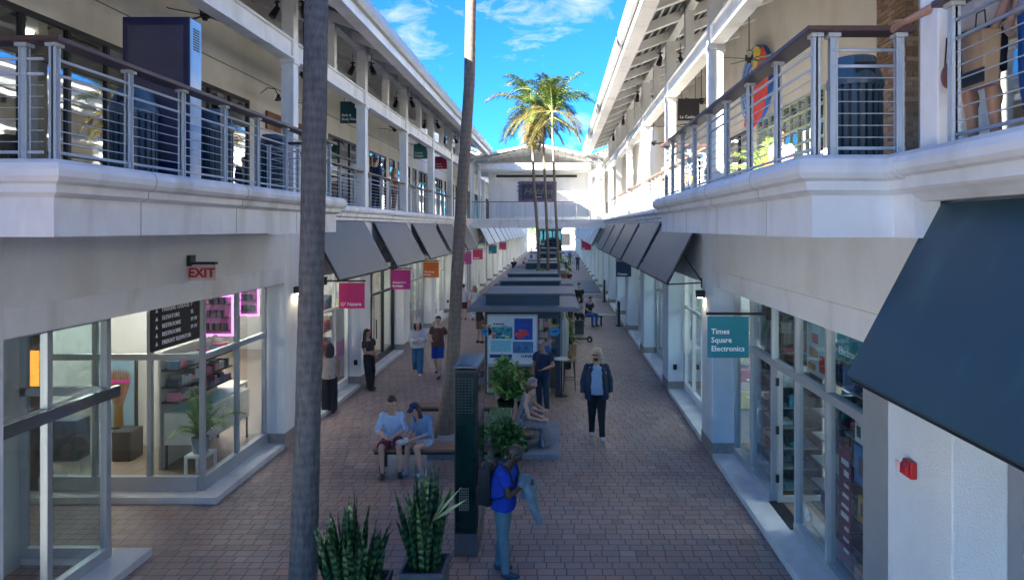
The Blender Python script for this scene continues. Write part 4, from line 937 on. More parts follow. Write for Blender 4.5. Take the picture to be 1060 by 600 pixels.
for x in (.72,1.01): m = MB(); m.tube([(x-.02,27.87,.03),(x+.02,27.87,.03)], .03, 10); m.build('wheel', m_black, t)
# ------------------------------------------------------------ left shop interior
t = thing('shop_poster', 'tall framed poster of a brown powder brush in the left shop', 'poster', (-8.65,13.3,1.1))
m = MB(); m.box(-8.98,-8.30,13.3,13.36,.45,1.88); m.build('frame', m_black, t)
m = MB(); m.box(-8.94,-8.34,13.29,13.3,.49,1.84); m.build('print', M('pale blue print',(.22,.38,.48),.4,var=.1), t)
m = MB(); rnd = random.Random(1)
for i in range(150):
    a = rnd.uniform(-1,1); x0 = -8.64+a*.08; x1 = -8.64+a*.27; m.add([(x0-.014,13.283,.92),(x0+.014,13.283,.92),(x1,13.28,1.45+.22*sqrt(max(0,1-a*a))+rnd.uniform(-.05,.05))],[(0,1,2)])
m.build('bristles', RI('brush bristles',[(.20,.09,.04),(.28,.13,.06),(.14,.06,.03),(.34,.18,.09)],.7), t)
m = MB(); m.tube([(-8.64,13.28,.5),(-8.64,13.28,.94)], [(.10,.006),(.09,.006)], 12, side=(1,0,0)); m.build('handle', M('brass',(.4,.25,.06),.3,.7), t)
m = MB(); m.box(-8.92,-8.42,13.272,13.278,1.36,1.42); m.build('pink_strip', M('pink strip',(.6,.02,.3),.5), t)
t = thing('sideboard', 'white sideboard on thin black legs in the left corner shop', 'sideboard', (-6.9,12.2,0))
m = MB(); m.box(-7.0,-6.35,12.0,13.9,.55,1.12); m.build('cabinet', M('white lacquer',(.62,.62,.60),.4,var=.04), t, bevel=.006)
m = MB(); m.box(-6.9,-6.45,12.1,13.8,1.125,1.14); m.build('tray', M('cyan tray',(.15,.5,.6),.3), t)
for (x,y) in ((-6.97,12.03),(-6.38,12.03),(-6.97,13.85),(-6.38,13.85)): m = MB(); m.box(x-.015,x+.015,y-.015,y+.015,.115,.55); m.build('leg', m_black, t)
t = thing('wall_shelves', 'dark shelves of pink and blue boxes above the sideboard', 'shelves', (-7.0,12.9,1.5))
rnd = random.Random(12); m = MB(); mg = MB()
for z in (1.28,1.55,1.85):
    m.box(-7.05,-6.75,12.0,14.0,z,z+.03); y = 12.05
    while y < 13.9: w_ = rnd.uniform(.08,.16); mg.box(-6.98,-6.78,y,y+w_-.01,z+.03,z+rnd.uniform(.12,.22)); y += w_
m.build('shelf', m_black, t); mg.build('boxes', RI('cosmetic boxes',[(.45,.03,.15),(.03,.05,.12),(.05,.2,.35),(.5,.15,.3),(.02,.02,.03),(.3,.35,.4)],.4), t)
m = MB(); m.box(-7.1,-7.06,12.0,14.0,.115,2.2); m.build('back_panel', m_inw, t)
t = thing('stool', 'small white stool carrying a potted palm in the left corner shop', 'stool', (-6.1,11.75,0))
m = MB(); m.box(-6.34,-5.98,11.45,11.85,.50,.54); m.build('top', m_white, t)
for (x,y) in ((-6.32,11.47),(-6.0,11.47),(-6.32,11.83),(-6.0,11.83)): m = MB(); m.box(x-.02,x+.02,y-.02,y+.02,.115,.50); m.build('leg', m_white, t)
t = thing('coffee_table', 'low pale bench table with thin black frame inside the left shop', 'table', (-8.4,16.5,0))
m = MB(); m.box(-9.1,-7.8,16.2,17.0,.5,.58); m.build('top', m_stuccoc, t)
for (x,y) in ((-9.07,16.2),(-7.83,16.2),(-9.07,16.97),(-7.83,16.97)): m = MB(); m.box(x-.015,x+.015,y,y+.03,.115,.5); m.build('leg', m_black, t)
for k,(x0,x1,y,z0,z1,l) in enumerate(((-9.6,-8.75,18.2,1.5,2.6,'pink lit display frame at the back of the left corner shop'),(-10.4,-9.75,22.0,1.55,2.7,'second pink lit frame deeper in the left shop row'))):
    t = thing('lit_frame', l, 'lit display', (x0,y,z0), 0, 'pink lit frames in the left shop')
    m = MB(); m.box(x0,x1,y,y+.05,z0,z0+.05).box(x0,x1,y,y+.05,z1-.05,z1).box(x0,x0+.05,y,y+.05,z0,z1).box(x1-.05,x1,y,y+.05,z0,z1); m.build('light_tube', m_pink, t)
    m = MB(); m.box(x0+.05,x1-.05,y+.03,y+.06,z0+.05,z1-.05); m.build('backing', M('magenta panel',(.35,.1,.3),.5,var=.3), t)
    m = MB()
    for j in range(3): m.box(x0+.05,x1-.05,y-.12,y+.03,z0+.15+j*.35,z0+.17+j*.35)
    for j in range(10): q = x0+.12+j*(x1-x0-.3)/10; m.box(q,q+.08,y-.1,y,z0+.17+(j%3)*.35,z0+.35+(j%3)*.35)
    m.build('shelf', m_dark, t)
t = thing('fashion_poster', 'tall poster of a face over a pink block beside the shop door', 'poster', (-5.9,17.6,1.3))
m = MB(); m.box(-5.88,-5.86,17.55,18.5,.45,2.25); m.build('print', M('grey print',(.3,.33,.36),.4,var=.2), t)
m = MB(); m.box(-5.858,-5.852,17.55,18.5,.95,1.4); m.build('pink_block', M('pink block',(.45,.02,.2),.4), t)
m = MB(); m.ell((-5.856,18.05,1.75),(.004,.22,.3),16,10); m.build('face', m_skin[1], t)
t = thing('display_screen', 'pink lit screen in the window next to the magenta sign', 'screen', (-6.1,16,2.2))
m = MB(); m.box(-6.05,-6.0,15.6,16.6,1.75,2.45); m.build('screen', EM('pink screen',(.95,.3,.8),.2), t)
m = MB(); m.box(-6.07,-6.05,15.55,16.65,1.7,2.5); m.build('frame', m_black, t)
t = thing('orange_display', 'orange and yellow lit shelf seen through the far left glass', 'display', (-10,9,1.8))
m = MB(); m.box(-9.15,-8.86,11.0,11.05,1.75,2.4); m.build('lit_panel', EM('orange lit panel',(1,.62,.12),.22), t)
m = MB(); m.box(-8.72,-8.48,11.0,11.05,1.75,2.4); m.build('lit_panel', EM('yellow lit panel',(1,.36,.04),.26), t)
m = MB(); m.box(-9.4,-8.35,11.06,11.1,.1,3.3); m.build('back', M('brown back',(.12,.07,.05),.7), t)
for (x,z0,w_,h) in ((-9.3,.12,.45,.75),(-8.2,.12,.35,.55)):
    m = MB(); m.box(x,x+w_,12.4,12.8,z0,z0+h); tag(m.build('display_case', M('black case',(.03,.03,.035),.5,var=.5,vs=12), None, bevel=.02), 'black patterned case on the left shop floor, %s one' % ('taller' if h > .6 else 'shorter'), 'case')
# recess partition seen behind the near glass
m = MB(); m.box(-9.0,-7.05,13.36,13.45,.115,3.3); m.build('partition', m_inw, BL)
# ------------------------------------------------------------ electronics shop window display (right)
rnd = random.Random(77)
cols = RI('packaged electronics',[(.45,.5,.52),(.02,.12,.28),(.03,.03,.04),(.02,.025,.03),(.3,.12,.03),(.12,.015,.05),(.03,.18,.25),(.05,.06,.08),(.2,.23,.26),(.02,.05,.15),(.25,.03,.04),(.1,.1,.1)],.4,var=.4)
for k,(a,b) in enumerate(((7.45,8.42),(8.52,9.5),(10.75,11.7),(11.9,12.8))):
    t = thing('display_shelves', '%s window of the electronics shop, %s' % (('nearest','second nearest','third nearest','farthest')[k],'shelves packed with boxed gadgets'), 'display shelves', (3.8,(a+b)/2,0), 0, 'gadget displays in the electronics shop windows')
    m = MB(); mg = MB()
    for j, z in enumerate((.25,.58,.9,1.22,1.55,1.88,2.42,2.75)):
        dp = .62-.04*j
        m.box(3.55,3.6+dp,a,b,z-.02,z)
        y = a+.02
        while y < b-.08:
            w_ = min(rnd.uniform(.07,.32), b-y); h = rnd.uniform(.06,.34); x = 3.58+rnd.uniform(0,.3)
            mg.box(x,x+.16,y,y+w_-.012,z,z+h)
            if rnd.random() < .6: mg.ell((x-.012,y+w_/2,z+h*.5),(.012,min(w_*.3,.06),h*.28),10,6)
            if rnd.random() < .5: mg.box(x-.004,x,y+w_*.15,y+w_*.8,z+h*.75,z+h*.88)
            if rnd.random() < .7: mg.box(x+.18,x+.3,y,y+w_*.9,z,z+h*rnd.uniform(.8,1.25))
            y += w_
    m.build('shelf', M('glass shelf edge',(.2,.24,.25),.3), t); mg.build('boxed_goods', cols, t)
    m = MB(); m.box(4.15,4.18,a-.05,b+.05,.115,3.2); m.build('back_panel', M('dark back panel',(.05,.07,.09),.6,var=.3), t)
t = thing('window_poster', 'pale poster with red and orange print in the upper electronics window', 'poster', (3.45,9,2.8))
m = MB(); m.box(3.46,3.47,8.65,9.42,2.42,3.1); m.build('paper', M('pale cyan paper',(.45,.55,.6),.5,var=.08), t)
m = MB(); m.box(3.452,3.46,8.72,8.95,2.5,2.72).box(3.452,3.46,9.0,9.2,2.85,2.98); m.build('print_block', M('red print',(.55,.06,.04),.5), t)
m = MB(); m.box(3.452,3.46,9.02,9.32,2.66,2.78).box(3.452,3.46,9.1,9.35,2.48,2.56); m.build('print_block', M('orange print',(.5,.2,.05),.5), t)
t = thing('window_banner', 'teal lettered strip high in the nearest electronics window', 'banner', (3.45,7.9,3.0))
m = MB(); m.box(3.46,3.47,7.45,8.40,2.78,3.15); m.build('strip', M('teal strip',(.02,.2,.24),.5), t)
text_mesh(['Electronics'], .14, m_txt, t, (3.455,8.33,2.86), R_WEST)
m = MB(); m.prism([(9.2+.09*cos(a*pi/10), .5+.09*sin(a*pi/10)) for a in range(20)], 3.385, 3.392, 'x'); tag(m.build('sticker', M('white sticker',(.55,.6,.62),.5,var=.4,vs=30), None), 'round white sticker low on the electronics shop glass', 'sticker')

t = thing('window_banner', 'maroon upright banner with white print in the nearest electronics window', 'banner', (3.46,8.22,1))
m = MB(); m.box(3.47,3.48,8.02,8.36,.35,1.75); m.build('cloth', M('maroon banner',(.16,.015,.05),.6,var=.15), t)
m = MB(); rnd = random.Random(4)
for i in range(9): z = .5+i*.13; m.box(3.463,3.47,8.08,8.08+rnd.uniform(.1,.22),z,z+rnd.uniform(.03,.07))
m.build('print', m_txt, t)
for (y0,y1,z0,z1,c,l) in ((7.48,7.74,1.98,2.2,(.7,.72,.72),'white boxed speaker on the right of the top gadget shelf'),(7.76,7.98,1.9,2.16,(.7,.72,.72),'white boxed camera on the top gadget shelf'),(7.46,8.0,1.42,1.86,(.02,.18,.42),'wide blue box below the white boxes in the nearest window'),(7.6,7.9,1.0,1.3,(.55,.3,.03),'yellow orange toy box in the nearest window'),(7.42,8.0,.26,.42,(.5,.15,.04),'long orange box low in the nearest window')):
    m = MB(); m.box(3.50,3.66,y0,y1,z0,z1); b_ = m.build('product_box', M('printed carton',c,.45,var=.12,vs=7), None, bevel=.004); tag(b_, l, 'box', 'boxes in the electronics window')
    m = MB(); m.box(3.494,3.499,y0+(y1-y0)*.3,y0+(y1-y0)*.75,z0+(z1-z0)*.25,z0+(z1-z0)*.75); b_['label'] = l; m.build('box_print', M('box print dark',(.05,.06,.08),.5), b_)
t = thing('window_poster', 'grey collage poster high in the third electronics window', 'poster', (3.46,11.2,2.8))
m = MB(); m.box(3.46,3.47,10.75,11.65,2.40,3.15); m.build('paper', M('collage paper',(.35,.38,.40),.5,var=.8,vs=6), t)
# ------------------------------------------------------------ vegetation
m_frond = RI('palm leaflets', [(.045,.10,.02),(.07,.14,.025),(.03,.08,.02),(.12,.16,.03),(.17,.17,.03),(.05,.11,.02)], .5, trans=.3)
m_frondy = RI('yellowed leaflets', [(.20,.15,.03),(.14,.13,.03),(.20,.15,.03),(.10,.055,.02),(.07,.08,.02)], .6, trans=.3)
m_leaf = RI('shrub leaves', [(.10,.24,.05),(.16,.34,.07),(.06,.17,.04),(.24,.42,.10),(.12,.28,.08)], .4, trans=.15)
m_leaf2 = RI('glossy dark leaves', [(.03,.12,.03),(.06,.18,.045),(.04,.10,.03),(.10,.26,.07),(.22,.36,.14)], .35, trans=.1)
m_sans = BANDS('snake plant leaves', (.014,.05,.02), (.075,.16,.055), 3.6, 'Z', .38, 6)
def palm_trunk_mat(name, c1, c2): return BARK(name, c1, c2)
def BARK(name, c1, c2):
    m, nt, b = _new(name); L = nt.links; N = nt.nodes
    w = N.new('ShaderNodeTexWave'); w.bands_direction = 'Z'; w.inputs['Scale'].default_value = 2.6; w.inputs['Distortion'].default_value = 3.5; w.inputs['Detail'].default_value = 4; w.inputs['Detail Scale'].default_value = 1.6; L.new(_coord(nt), w.inputs['Vector'])
    mp = N.new('ShaderNodeMapping'); mp.inputs['Scale'].default_value = (9,9,2.2); L.new(_coord(nt), mp.inputs[0])
    n = N.new('ShaderNodeTexNoise'); n.inputs['Scale'].default_value = 2.2; n.inputs['Detail'].default_value = 10; n.inputs['Roughness'].default_value = .75; L.new(mp.outputs[0], n.inputs['Vector'])
    a = N.new('ShaderNodeMath'); a.operation = 'MULTIPLY_ADD'; a.inputs[1].default_value = .07; L.new(w.outputs['Fac'], a.inputs[0]); L.new(n.outputs['Fac'], a.inputs[2])
    r = N.new('ShaderNodeValToRGB'); r.color_ramp.elements[0].position = .38; r.color_ramp.elements[1].position = .8; r.color_ramp.elements[0].color = rgba(c1); r.color_ramp.elements[1].color = rgba(c2)
    L.new(a.outputs[0], r.inputs[0]); L.new(r.outputs[0], b.inputs['Base Color']); b.inputs['Roughness'].default_value = .9
    bp = N.new('ShaderNodeBump'); bp.inputs['Strength'].default_value = .7; bp.inputs['Distance'].default_value = .015; L.new(a.outputs[0], bp.inputs['Height']); L.new(bp.outputs[0], b.inputs['Normal'])
    return m
m_trunk = palm_trunk_mat('grey palm bark', (.085,.085,.085), (.24,.235,.23)); m_trunkt = palm_trunk_mat('tan palm bark', (.14,.11,.085), (.30,.24,.19))
m_stem = M('green palm stem', (.16,.2,.06), .5)
def frond(mbL, mbR, base, az, elev, Ln, droop, rnd, leafL=.55, nl=44, wid=.042):
    d = V((cos(az)*cos(elev), sin(az)*cos(elev), sin(elev))); p = V(base); pts = [p.copy()]; n_ = 14; ds = []
    for i in range(n_):
        ds.append(d.copy()); p = p + d*(Ln/n_); pts.append(p.copy()); d = (d + V((0,0,-droop*(.35+i/n_)/n_*2))).normalized()
    mbR.tube(pts, [.028*(1-i/(n_+1.))+.004 for i in range(n_+1)], 5)
    side = V((-sin(az), cos(az), 0))
    for j in range(nl):
        t = .12+.88*j/nl; f = t*n_; i = min(int(f), n_-1); q = pts[i].lerp(pts[i+1], f-i); dd = ds[i]
        up = side.cross(dd)*-1 if side.cross(dd).z < 0 else side.cross(dd)
        ll = leafL*(1-.75*abs(t-.42)**1.3*1.4)*rnd.uniform(.8,1.1)
        for sg in (-1,1):
            w = (side*sg*.85 + dd*.55 + up*rnd.uniform(.05,.35)).normalized()
            a = q; b = q + w*ll*.5; c = q + w*ll + V((0,0,-ll*rnd.uniform(.18,.5)))
            pd = dd*wid*.5
            o = len(mbL.v); mbL.v += [tuple(a-pd*.4),tuple(a+pd*.4),tuple(b+pd),tuple(b-pd),tuple(c)]; mbL.f += [(o,o+1,o+2,o+3),(o+3,o+2,o+4)]
def palm(label, pts, rads, crown, nf, fl, group, seed, mat, leafL=.55, yellow=.3, skirt=0):
    rnd = random.Random(seed); t = thing('palm_tree', label, 'palm tree', pts[0], 0, group)
    # smooth trunk with leaf-scar rings
    P = []; R = []; n_ = 90
    for i in range(n_+1):
        f = i/n_*(len(pts)-1); k = min(int(f), len(pts)-2); u = f-k
        p = V(pts[k]).lerp(V(pts[k+1]), u); r = rads[k]*(1-u)+rads[k+1]*u
        P.append(p); R.append(r*(1+.009*(i%2)+rnd.uniform(-.014,.014)))
    m = MB(); m.tube(P, R, 20); m.build('trunk', mat, t, smooth=True)
    top = V(pts[-1]); m = MB(); r_ = rads[-1]; m.tube([top, top+V((0,0,.35)), top+V((0,0,.8))], [r_*1.05,r_*1.25,r_*.5], 12); m.build('crownshaft', m_stem, t, smooth=True)
    cz = top + V((0,0,.6)); A = MB(); Y_ = MB(); S = MB()
    for i in range(nf):
        az = 2*pi*i*.382 + rnd.uniform(-.2,.2); e = rnd.uniform(-.35,1.25) if i % 3 else rnd.uniform(.5,1.3)
        frond(Y_ if (e < .15 or rnd.random() < yellow*.4) else A, S, cz, az, e, fl*rnd.uniform(.85,1.1), rnd.uniform(.9,1.5), rnd, leafL)
    for i in range(skirt):
        frond(Y_, S, cz-V((0,0,.2)), 2*pi*i/skirt+rnd.uniform(-.3,.3), rnd.uniform(-1.0,-.4), fl*.75, .7, rnd, leafL)
    A.build('crown', m_frond, t); S.build('frond_stems', m_stem, t)
    if Y_.v: Y_.build('old_fronds', m_frondy, t)
    return t
palm('thick grey palm trunk in the left foreground, running out of the top', [(-3.12,8.25,0),(-3.04,8.2,2.0),(-2.96,8.15,4.4),(-2.90,8.1,7.0),(-2.84,8.1,12.6)], [.17,.148,.142,.136,.12], 1, 14, 2.6, 'palm trees standing in the walk', 3, m_trunk)
palm('leaning palm trunk rising behind the bench couple, sunlit at its top', [(-2.40,14.25,0),(-2.22,14.2,1.4),(-2.14,14.2,3.2),(-2.02,14.2,5.2),(-1.87,14.2,7.4),(-1.83,14.2,9.4),(-1.86,14.2,12.6)], [.22,.145,.128,.12,.115,.11,.10], 1, 14, 2.6, 'palm trees standing in the walk', 4, m_trunkt)
gp = 'slender palms in the middle of the walk'
palm('left one of the three slender palms before the footbridge', [(-.95,31,0),(-.90,31,3.5),(-1.12,31,6.5),(-1.22,31,9.3)], [.10,.075,.065,.06], 1, 17, 2.2, gp, 11, m_trunkt, .66, .12, 4)
palm('middle one of the three slender palms before the footbridge', [(-.50,31.2,0),(-.48,31.2,3.5),(-.62,31.2,6.5),(-.72,31.2,8.9)], [.09,.07,.062,.055], 1, 14, 1.9, gp, 12, m_trunkt, .6, .15, 3)
palm('right one of the three slender palms before the footbridge', [(.06,25.0,0),(.04,25.0,2.5),(-.12,25.0,5.5),(-.22,25.0,8.1)], [.07,.055,.05,.045], 1, 15, 1.85, gp, 15, m_trunkt, .55, .1, 2)
def leafblade(mb, base, d, L_, w_, rnd, fold=.25, tip=0.):
    d = d.normalized(); s_ = d.cross(V((0,0,1)));
    if s_.length < .05: s_ = V((1,0,0))
    s_.normalize(); s_ = (Matrix.Rotation(rnd.uniform(-.8,.8), 3, d) @ s_); u = s_.cross(d)
    b = V(base); m1 = b+d*L_*.45 - u*L_*.02; tp = b+d*L_ - V((0,0,L_*tip))
    o = len(mb.v)
    mb.v += [tuple(b), tuple(m1+s_*w_*.5+u*w_*fold), tuple(m1), tuple(m1-s_*w_*.5+u*w_*fold), tuple(tp)]
    mb.f += [(o,o+2,o+1),(o,o+3,o+2),(o+2,o+4,o+1),(o+3,o+4,o+2)]
def snake_plant(x, y, z, n_, spread, hmin, hmax, seed, t, pot_half, lean=.35):
    rnd = random.Random(seed); m = MB()
    for i in range(n_):
        r = spread*sqrt(rnd.random()); a = rnd.uniform(0,2*pi); h = rnd.uniform(hmin,hmax)*(1-.35*r/spread); bx, by = x+r*cos(a)*.75, y+r*sin(a)*.75
        if pot_half: bx = min(max(bx,x-pot_half),x+pot_half); by = min(max(by,y-pot_half),y+pot_half)
        le = lean*(r/spread)*rnd.uniform(.4,1.3); w_ = rnd.uniform(.05,.085); tw = rnd.uniform(0,pi); tws = rnd.uniform(-.6,.6)
        k_ = 9; o = len(m.v)
        for j in range(k_+1):
            u = j/k_; c = V((bx+cos(a)*le*h*u*u*.9+cos(a)*le*h*u*.3, by+sin(a)*le*h*u*u*.9+sin(a)*le*h*u*.3, z+h*u))
            ww = w_*.5*(.75+.9*u*(1-u))*(1 if u < .72 else max(.03,1-((u-.72)/.28)**1.6)); q = tw+tws*u; s_ = V((cos(q),sin(q),0)); nn = V((-sin(q),cos(q),0))
            m.v += [tuple(c-s_*ww+nn*ww*.45), tuple(c), tuple(c+s_*ww+nn*ww*.45)]
        for j in range(k_):
            e = o+j*3; m.f += [(e,e+1,e+4,e+3),(e+1,e+2,e+5,e+4)]
    return m.build('leaves', m_sans, t, smooth=True)
t = thing('potted_snake_plant', 'tall snake plant in a square slate planter in front of the totem', 'potted plant', (-1.50,7.62,0))
def squarepot(x, y, h, a, t, mat):
    m = MB(); m.add([(x-a*.85,y-a*.85,0),(x+a*.85,y-a*.85,0),(x+a*.85,y+a*.85,0),(x-a*.85,y+a*.85,0),(x-a,y-a,h),(x+a,y-a,h),(x+a,y+a,h),(x-a,y+a,h)], [(0,3,2,1),(0,1,5,4),(1,2,6,5),(2,3,7,6),(3,0,4,7)])
    m.box(x-a,x+a,y-a,y-a+.03,h-.05,h+.01).box(x-a,x+a,y+a-.03,y+a,h-.05,h+.01).box(x-a,x-a+.03,y-a+.03,y+a-.03,h-.05,h+.01).box(x+a-.03,x+a,y-a+.03,y+a-.03,h-.05,h+.01)
    p = m.build('planter', mat, t); m = MB(); m.box(x-a+.03,x+a-.03,y-a+.03,y+a-.03,h-.12,h-.04); m.build('soil', M('soil',(.04,.03,.02),.9,var=.3,vs=20), p)
m_slate = M('slate planter', (.06,.08,.10), .45, var=.15, vs=3)
squarepot(-1.50,7.62,.62,.245,t,m_slate); snake_plant(-1.50,7.62,.52,66,.20,.9,1.42,5,t,.19,.20)
m = MB(); rnd = random.Random(6)
for (dx,dz,L_) in ((.45,.55,.55),(.5,.35,.5),(.38,.7,.5)): 
    leafblade(m, (-1.40,7.5,1.15), V((dx,-.1,dz)), L_, .07, rnd)
m.build('pale_leaves', M('pale yellow green leaves',(.3,.36,.2),.5,var=.2), t)
t = thing('potted_snake_plant', 'broad bushy snake plant at the foot of the thick palm trunk', 'potted plant', (-2.22,7.35,0))
squarepot(-2.22,7.35,.52,.34,t,m_slate); snake_plant(-2.22,7.35,.42,130,.36,.5,1.2,8,t,.28,.24)
def shrub(name, label, x, y, z, r, h, n_, seed, mat, leaf=(.12,.05), pot=None, cat='potted plant', up=.2, clumps=None, group=None):
    rnd = random.Random(seed); t = thing(name, label, cat, (x,y,0), 0, group)
    m = MB(); S = MB(); cl = clumps or [(rnd.uniform(-.5,.5)*r, rnd.uniform(-.5,.5)*r, rnd.uniform(.25,.8)*h, r*rnd.uniform(.35,.6)) for _ in range(9)]
    for i in range(n_):
        c = cl[i % len(cl)]; a = rnd.uniform(0,2*pi); e = rnd.uniform(-.5,1.5); q = c[3]*rnd.random()**.4
        d = V((cos(a)*cos(e), sin(a)*cos(e), sin(e))); p = V((x+c[0], y+c[1], z+c[2])) + d*q*.85
        leafblade(m, p, d+V((0,0,up))+V((rnd.uniform(-.5,.5),rnd.uniform(-.5,.5),rnd.uniform(-.3,.3))), leaf[0]*rnd.uniform(.7,1.25), leaf[1]*rnd.uniform(.8,1.2), rnd, tip=.15)
    for c in cl: S.tube([(x,y,z-.05),(x+c[0]*.5,y+c[1]*.5,z+c[2]*.6),(x+c[0],y+c[1],z+c[2])],[.012,.009,.005],5)
    m.build('foliage', mat, t); S.build('stem', m_stem, t)
    if pot:
        m = MB(); m.lathe((x,y,0),[(pot*.72,0),(pot*.9,.15),(pot,z-.03),(pot*1.05,z),(pot*.95,z),(pot*.9,z-.06),(0,z-.06)],20); m.build('pot', m_slate if cat != 'x' else m_white, t, smooth=False)
    return t
def rosette(label, x, y, z, r, h, seed, pot, heads, mat, L_=.3, w_=.06, n_=26):
    rnd = random.Random(seed); t = thing('potted_plant', label, 'potted plant', (x,y,0)); m = MB(); S = MB()
    for (hx,hy,hz) in heads:
        S.tube([(x,y,z-.05),(x+hx*.6,y+hy*.6,z+hz*.5),(x+hx,y+hy,z+hz)],[.02,.016,.012],6)
        for i in range(n_):
            a = i*2.4; e = rnd.uniform(-.5,1.3); d = V((cos(a)*cos(e),sin(a)*cos(e),sin(e))); leafblade(m,(x+hx,y+hy,z+hz-.12+.2*(i/n_)),d,L_*rnd.uniform(.7,1.15),w_,rnd,tip=.25)
    m.build('foliage', mat, t); S.build('stem', m_stem, t)
    m = MB(); m.lathe((x,y,0),[(pot*.75,0),(pot,z-.03),(pot*1.06,z),(pot*.95,z),(pot*.9,z-.06),(0,z-.06)],20); m.build('pot', m_black, t)
    return t
rnd = random.Random(31)
rosette('leafy bright green potted plant behind the two seated women, left clump', -1.22, 15.7, .42, .4, .9, 3, .2, [(rnd.uniform(-.24,.22),rnd.uniform(-.2,.2),rnd.uniform(.15,.9)) for _ in range(12)], m_leaf, .30, .075)
rosette('leafy bright green potted plant in front of the man in the navy polo', -.80, 15.75, .36, .4, .8, 4, .16, [(rnd.uniform(-.16,.12),rnd.uniform(-.15,.15),rnd.uniform(.2,.62)) for _ in range(7)], m_leaf, .24, .065)
shrub('potted_shrub','dense round dark green shrub at the near end of the women\'s bench', -.98,12.35,.28,.42,.55,1500,17,m_leaf2,(.11,.06),.2)
shrub('potted_shrub','small silvery variegated plant at the left foot of the round shrub', -1.38,12.2,.12,.14,.45,220,18,RI('silver green leaves',[(.3,.38,.33),(.16,.26,.2),(.4,.46,.42)],.5),(.12,.05),.12)
shrub('potted_shrub','leafy green plant among the slender palms, behind the third kiosk', -.9,30.3,1.5,.7,.9,500,19,m_leaf,(.22,.08),.3)
rosette('leafy green potted palm right of the walk middle, near the footbridge', .35,47.5,.9,.6,1.2,23,.35,[(rnd.uniform(-.5,.5),rnd.uniform(-.2,.2),rnd.uniform(.3,1.3)) for _ in range(9)], m_leaf, .75,.09,22)
rosette('small leafy plant beside the clothes rail', .25,21.2,.9,.3,.5,24,.2,[(rnd.uniform(-.2,.2),rnd.uniform(-.2,.2),rnd.uniform(.1,.6)) for _ in range(8)], m_leaf, .28,.06,16)
# little palms: indoors on the stool and on the upper right gallery
def small_palm(label, x, y, z, potr, poth, n_, L_, seed, mat, potmat, leafL=.22):
    rnd = random.Random(seed); t = thing('potted_palm', label, 'potted plant', (x,y,z)); A = MB(); S = MB()
    for i in range(n_): frond(A,S,(x+rnd.uniform(-.03,.03),y+rnd.uniform(-.03,.03),z+poth),rnd.uniform(0,2*pi),rnd.uniform(.7,1.45),L_*rnd.uniform(.7,1.1),rnd.uniform(.6,1.3),rnd,leafL,18,.02)
    A.build('fronds', mat, t); S.build('stem', m_stem, t)
    m = MB(); m.lathe((x,y,z),[(potr*.8,0),(potr,poth),(potr*.92,poth),(potr*.9,poth-.04),(0,poth-.04)],20); m.build('pot', potmat, t)
small_palm('small palm in a grey blue pot on the white stool inside the left shop', -6.17,11.65,.54,.14,.27,16,.85,5,m_leaf,M('grey blue pot',(.2,.28,.3),.5))
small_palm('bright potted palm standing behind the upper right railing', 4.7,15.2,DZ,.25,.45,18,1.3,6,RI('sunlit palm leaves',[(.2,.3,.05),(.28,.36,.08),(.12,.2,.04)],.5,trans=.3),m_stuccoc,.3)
for i,(x,y,h) in enumerate(((-22,135,9),(-13,132,7),(9,134,8),(19,138,10),(-4.5,140,6),(5,128,5))):
    rnd = random.Random(i+90); t = thing('shade_tree', ORD[i]+' small green tree beyond the far end of the walk', 'tree', (x,y,0), 0, 'trees beyond the far end')
    m = MB(); m.tube([(x,y,0),(x+.2,y,h*.35),(x,y,h*.7)],[.3,.22,.1],8); m.build('trunk', m_trunk, t)
    m = MB()
    for j in range(900):
        c = V((x+rnd.gauss(0,h*.22), y+rnd.gauss(0,h*.22), h*.7+rnd.gauss(0,h*.14))); leafblade(m,c,V((rnd.gauss(0,1),rnd.gauss(0,1),rnd.gauss(0,.6))),.5,.22,rnd)
    m.build('crown', m_leaf, t)
# ------------------------------------------------------------ people
seed_ = [1.]
def remesh(mb, vox, it=3, fac=.5, wr=0):
    me = mb.mesh('tmp'); o = bpy.data.objects.new('tmp', me); C.objects.link(o)
    r = o.modifiers.new('r','REMESH'); r.mode = 'VOXEL'; r.voxel_size = vox
    s = o.modifiers.new('s','SMOOTH'); s.factor = fac; s.iterations = it
    bpy.context.view_layer.update()
    dg = bpy.context.evaluated_depsgraph_get(); out = bpy.data.meshes.new_from_object(o.evaluated_get(dg)); bpy.data.objects.remove(o); bpy.data.meshes.remove(me)
    out.polygons.foreach_set('use_smooth', [True]*len(out.polygons))
    if wr:
        ns = [v.normal.copy() for v in out.vertices]
        for v, n_ in zip(out.vertices, ns):
            c = v.co; f = noise.noise(V((c.x*11, c.y*11, c.z*6.5))+V((seed_[0],0,0))) + .5*noise.noise(V((c.x*24, c.y*24, c.z*15+seed_[0])))
            v.co = c + n_*f*wr
        seed_[0] += 3.7
    return out
def cloth(name, col, var=.12, rough=.85, pat=None):
    m = M(name, col, rough, var=var, vs=8, bump=.35, bs=14)
    if pat:
        nt = m.node_tree; b = nt.nodes['Principled BSDF']; w = nt.nodes.new('ShaderNodeTexVoronoi' if pat[0]=='spot' else 'ShaderNodeTexWave'); w.inputs['Scale'].default_value = pat[2]
        if pat[0]=='wave': w.bands_direction = 'X'; w.inputs['Distortion'].default_value = 2.5
        nt.links.new(_coord(nt), w.inputs['Vector']); r = nt.nodes.new('ShaderNodeValToRGB'); r.color_ramp.elements[0].position=.42; r.color_ramp.elements[1].position=.55; r.color_ramp.elements[0].color = rgba(pat[1]); r.color_ramp.elements[1].color = rgba(col)
        nt.links.new(w.outputs[0], r.inputs[0]); nt.links.new(r.outputs[0], b.inputs['Base Color'])
    return m
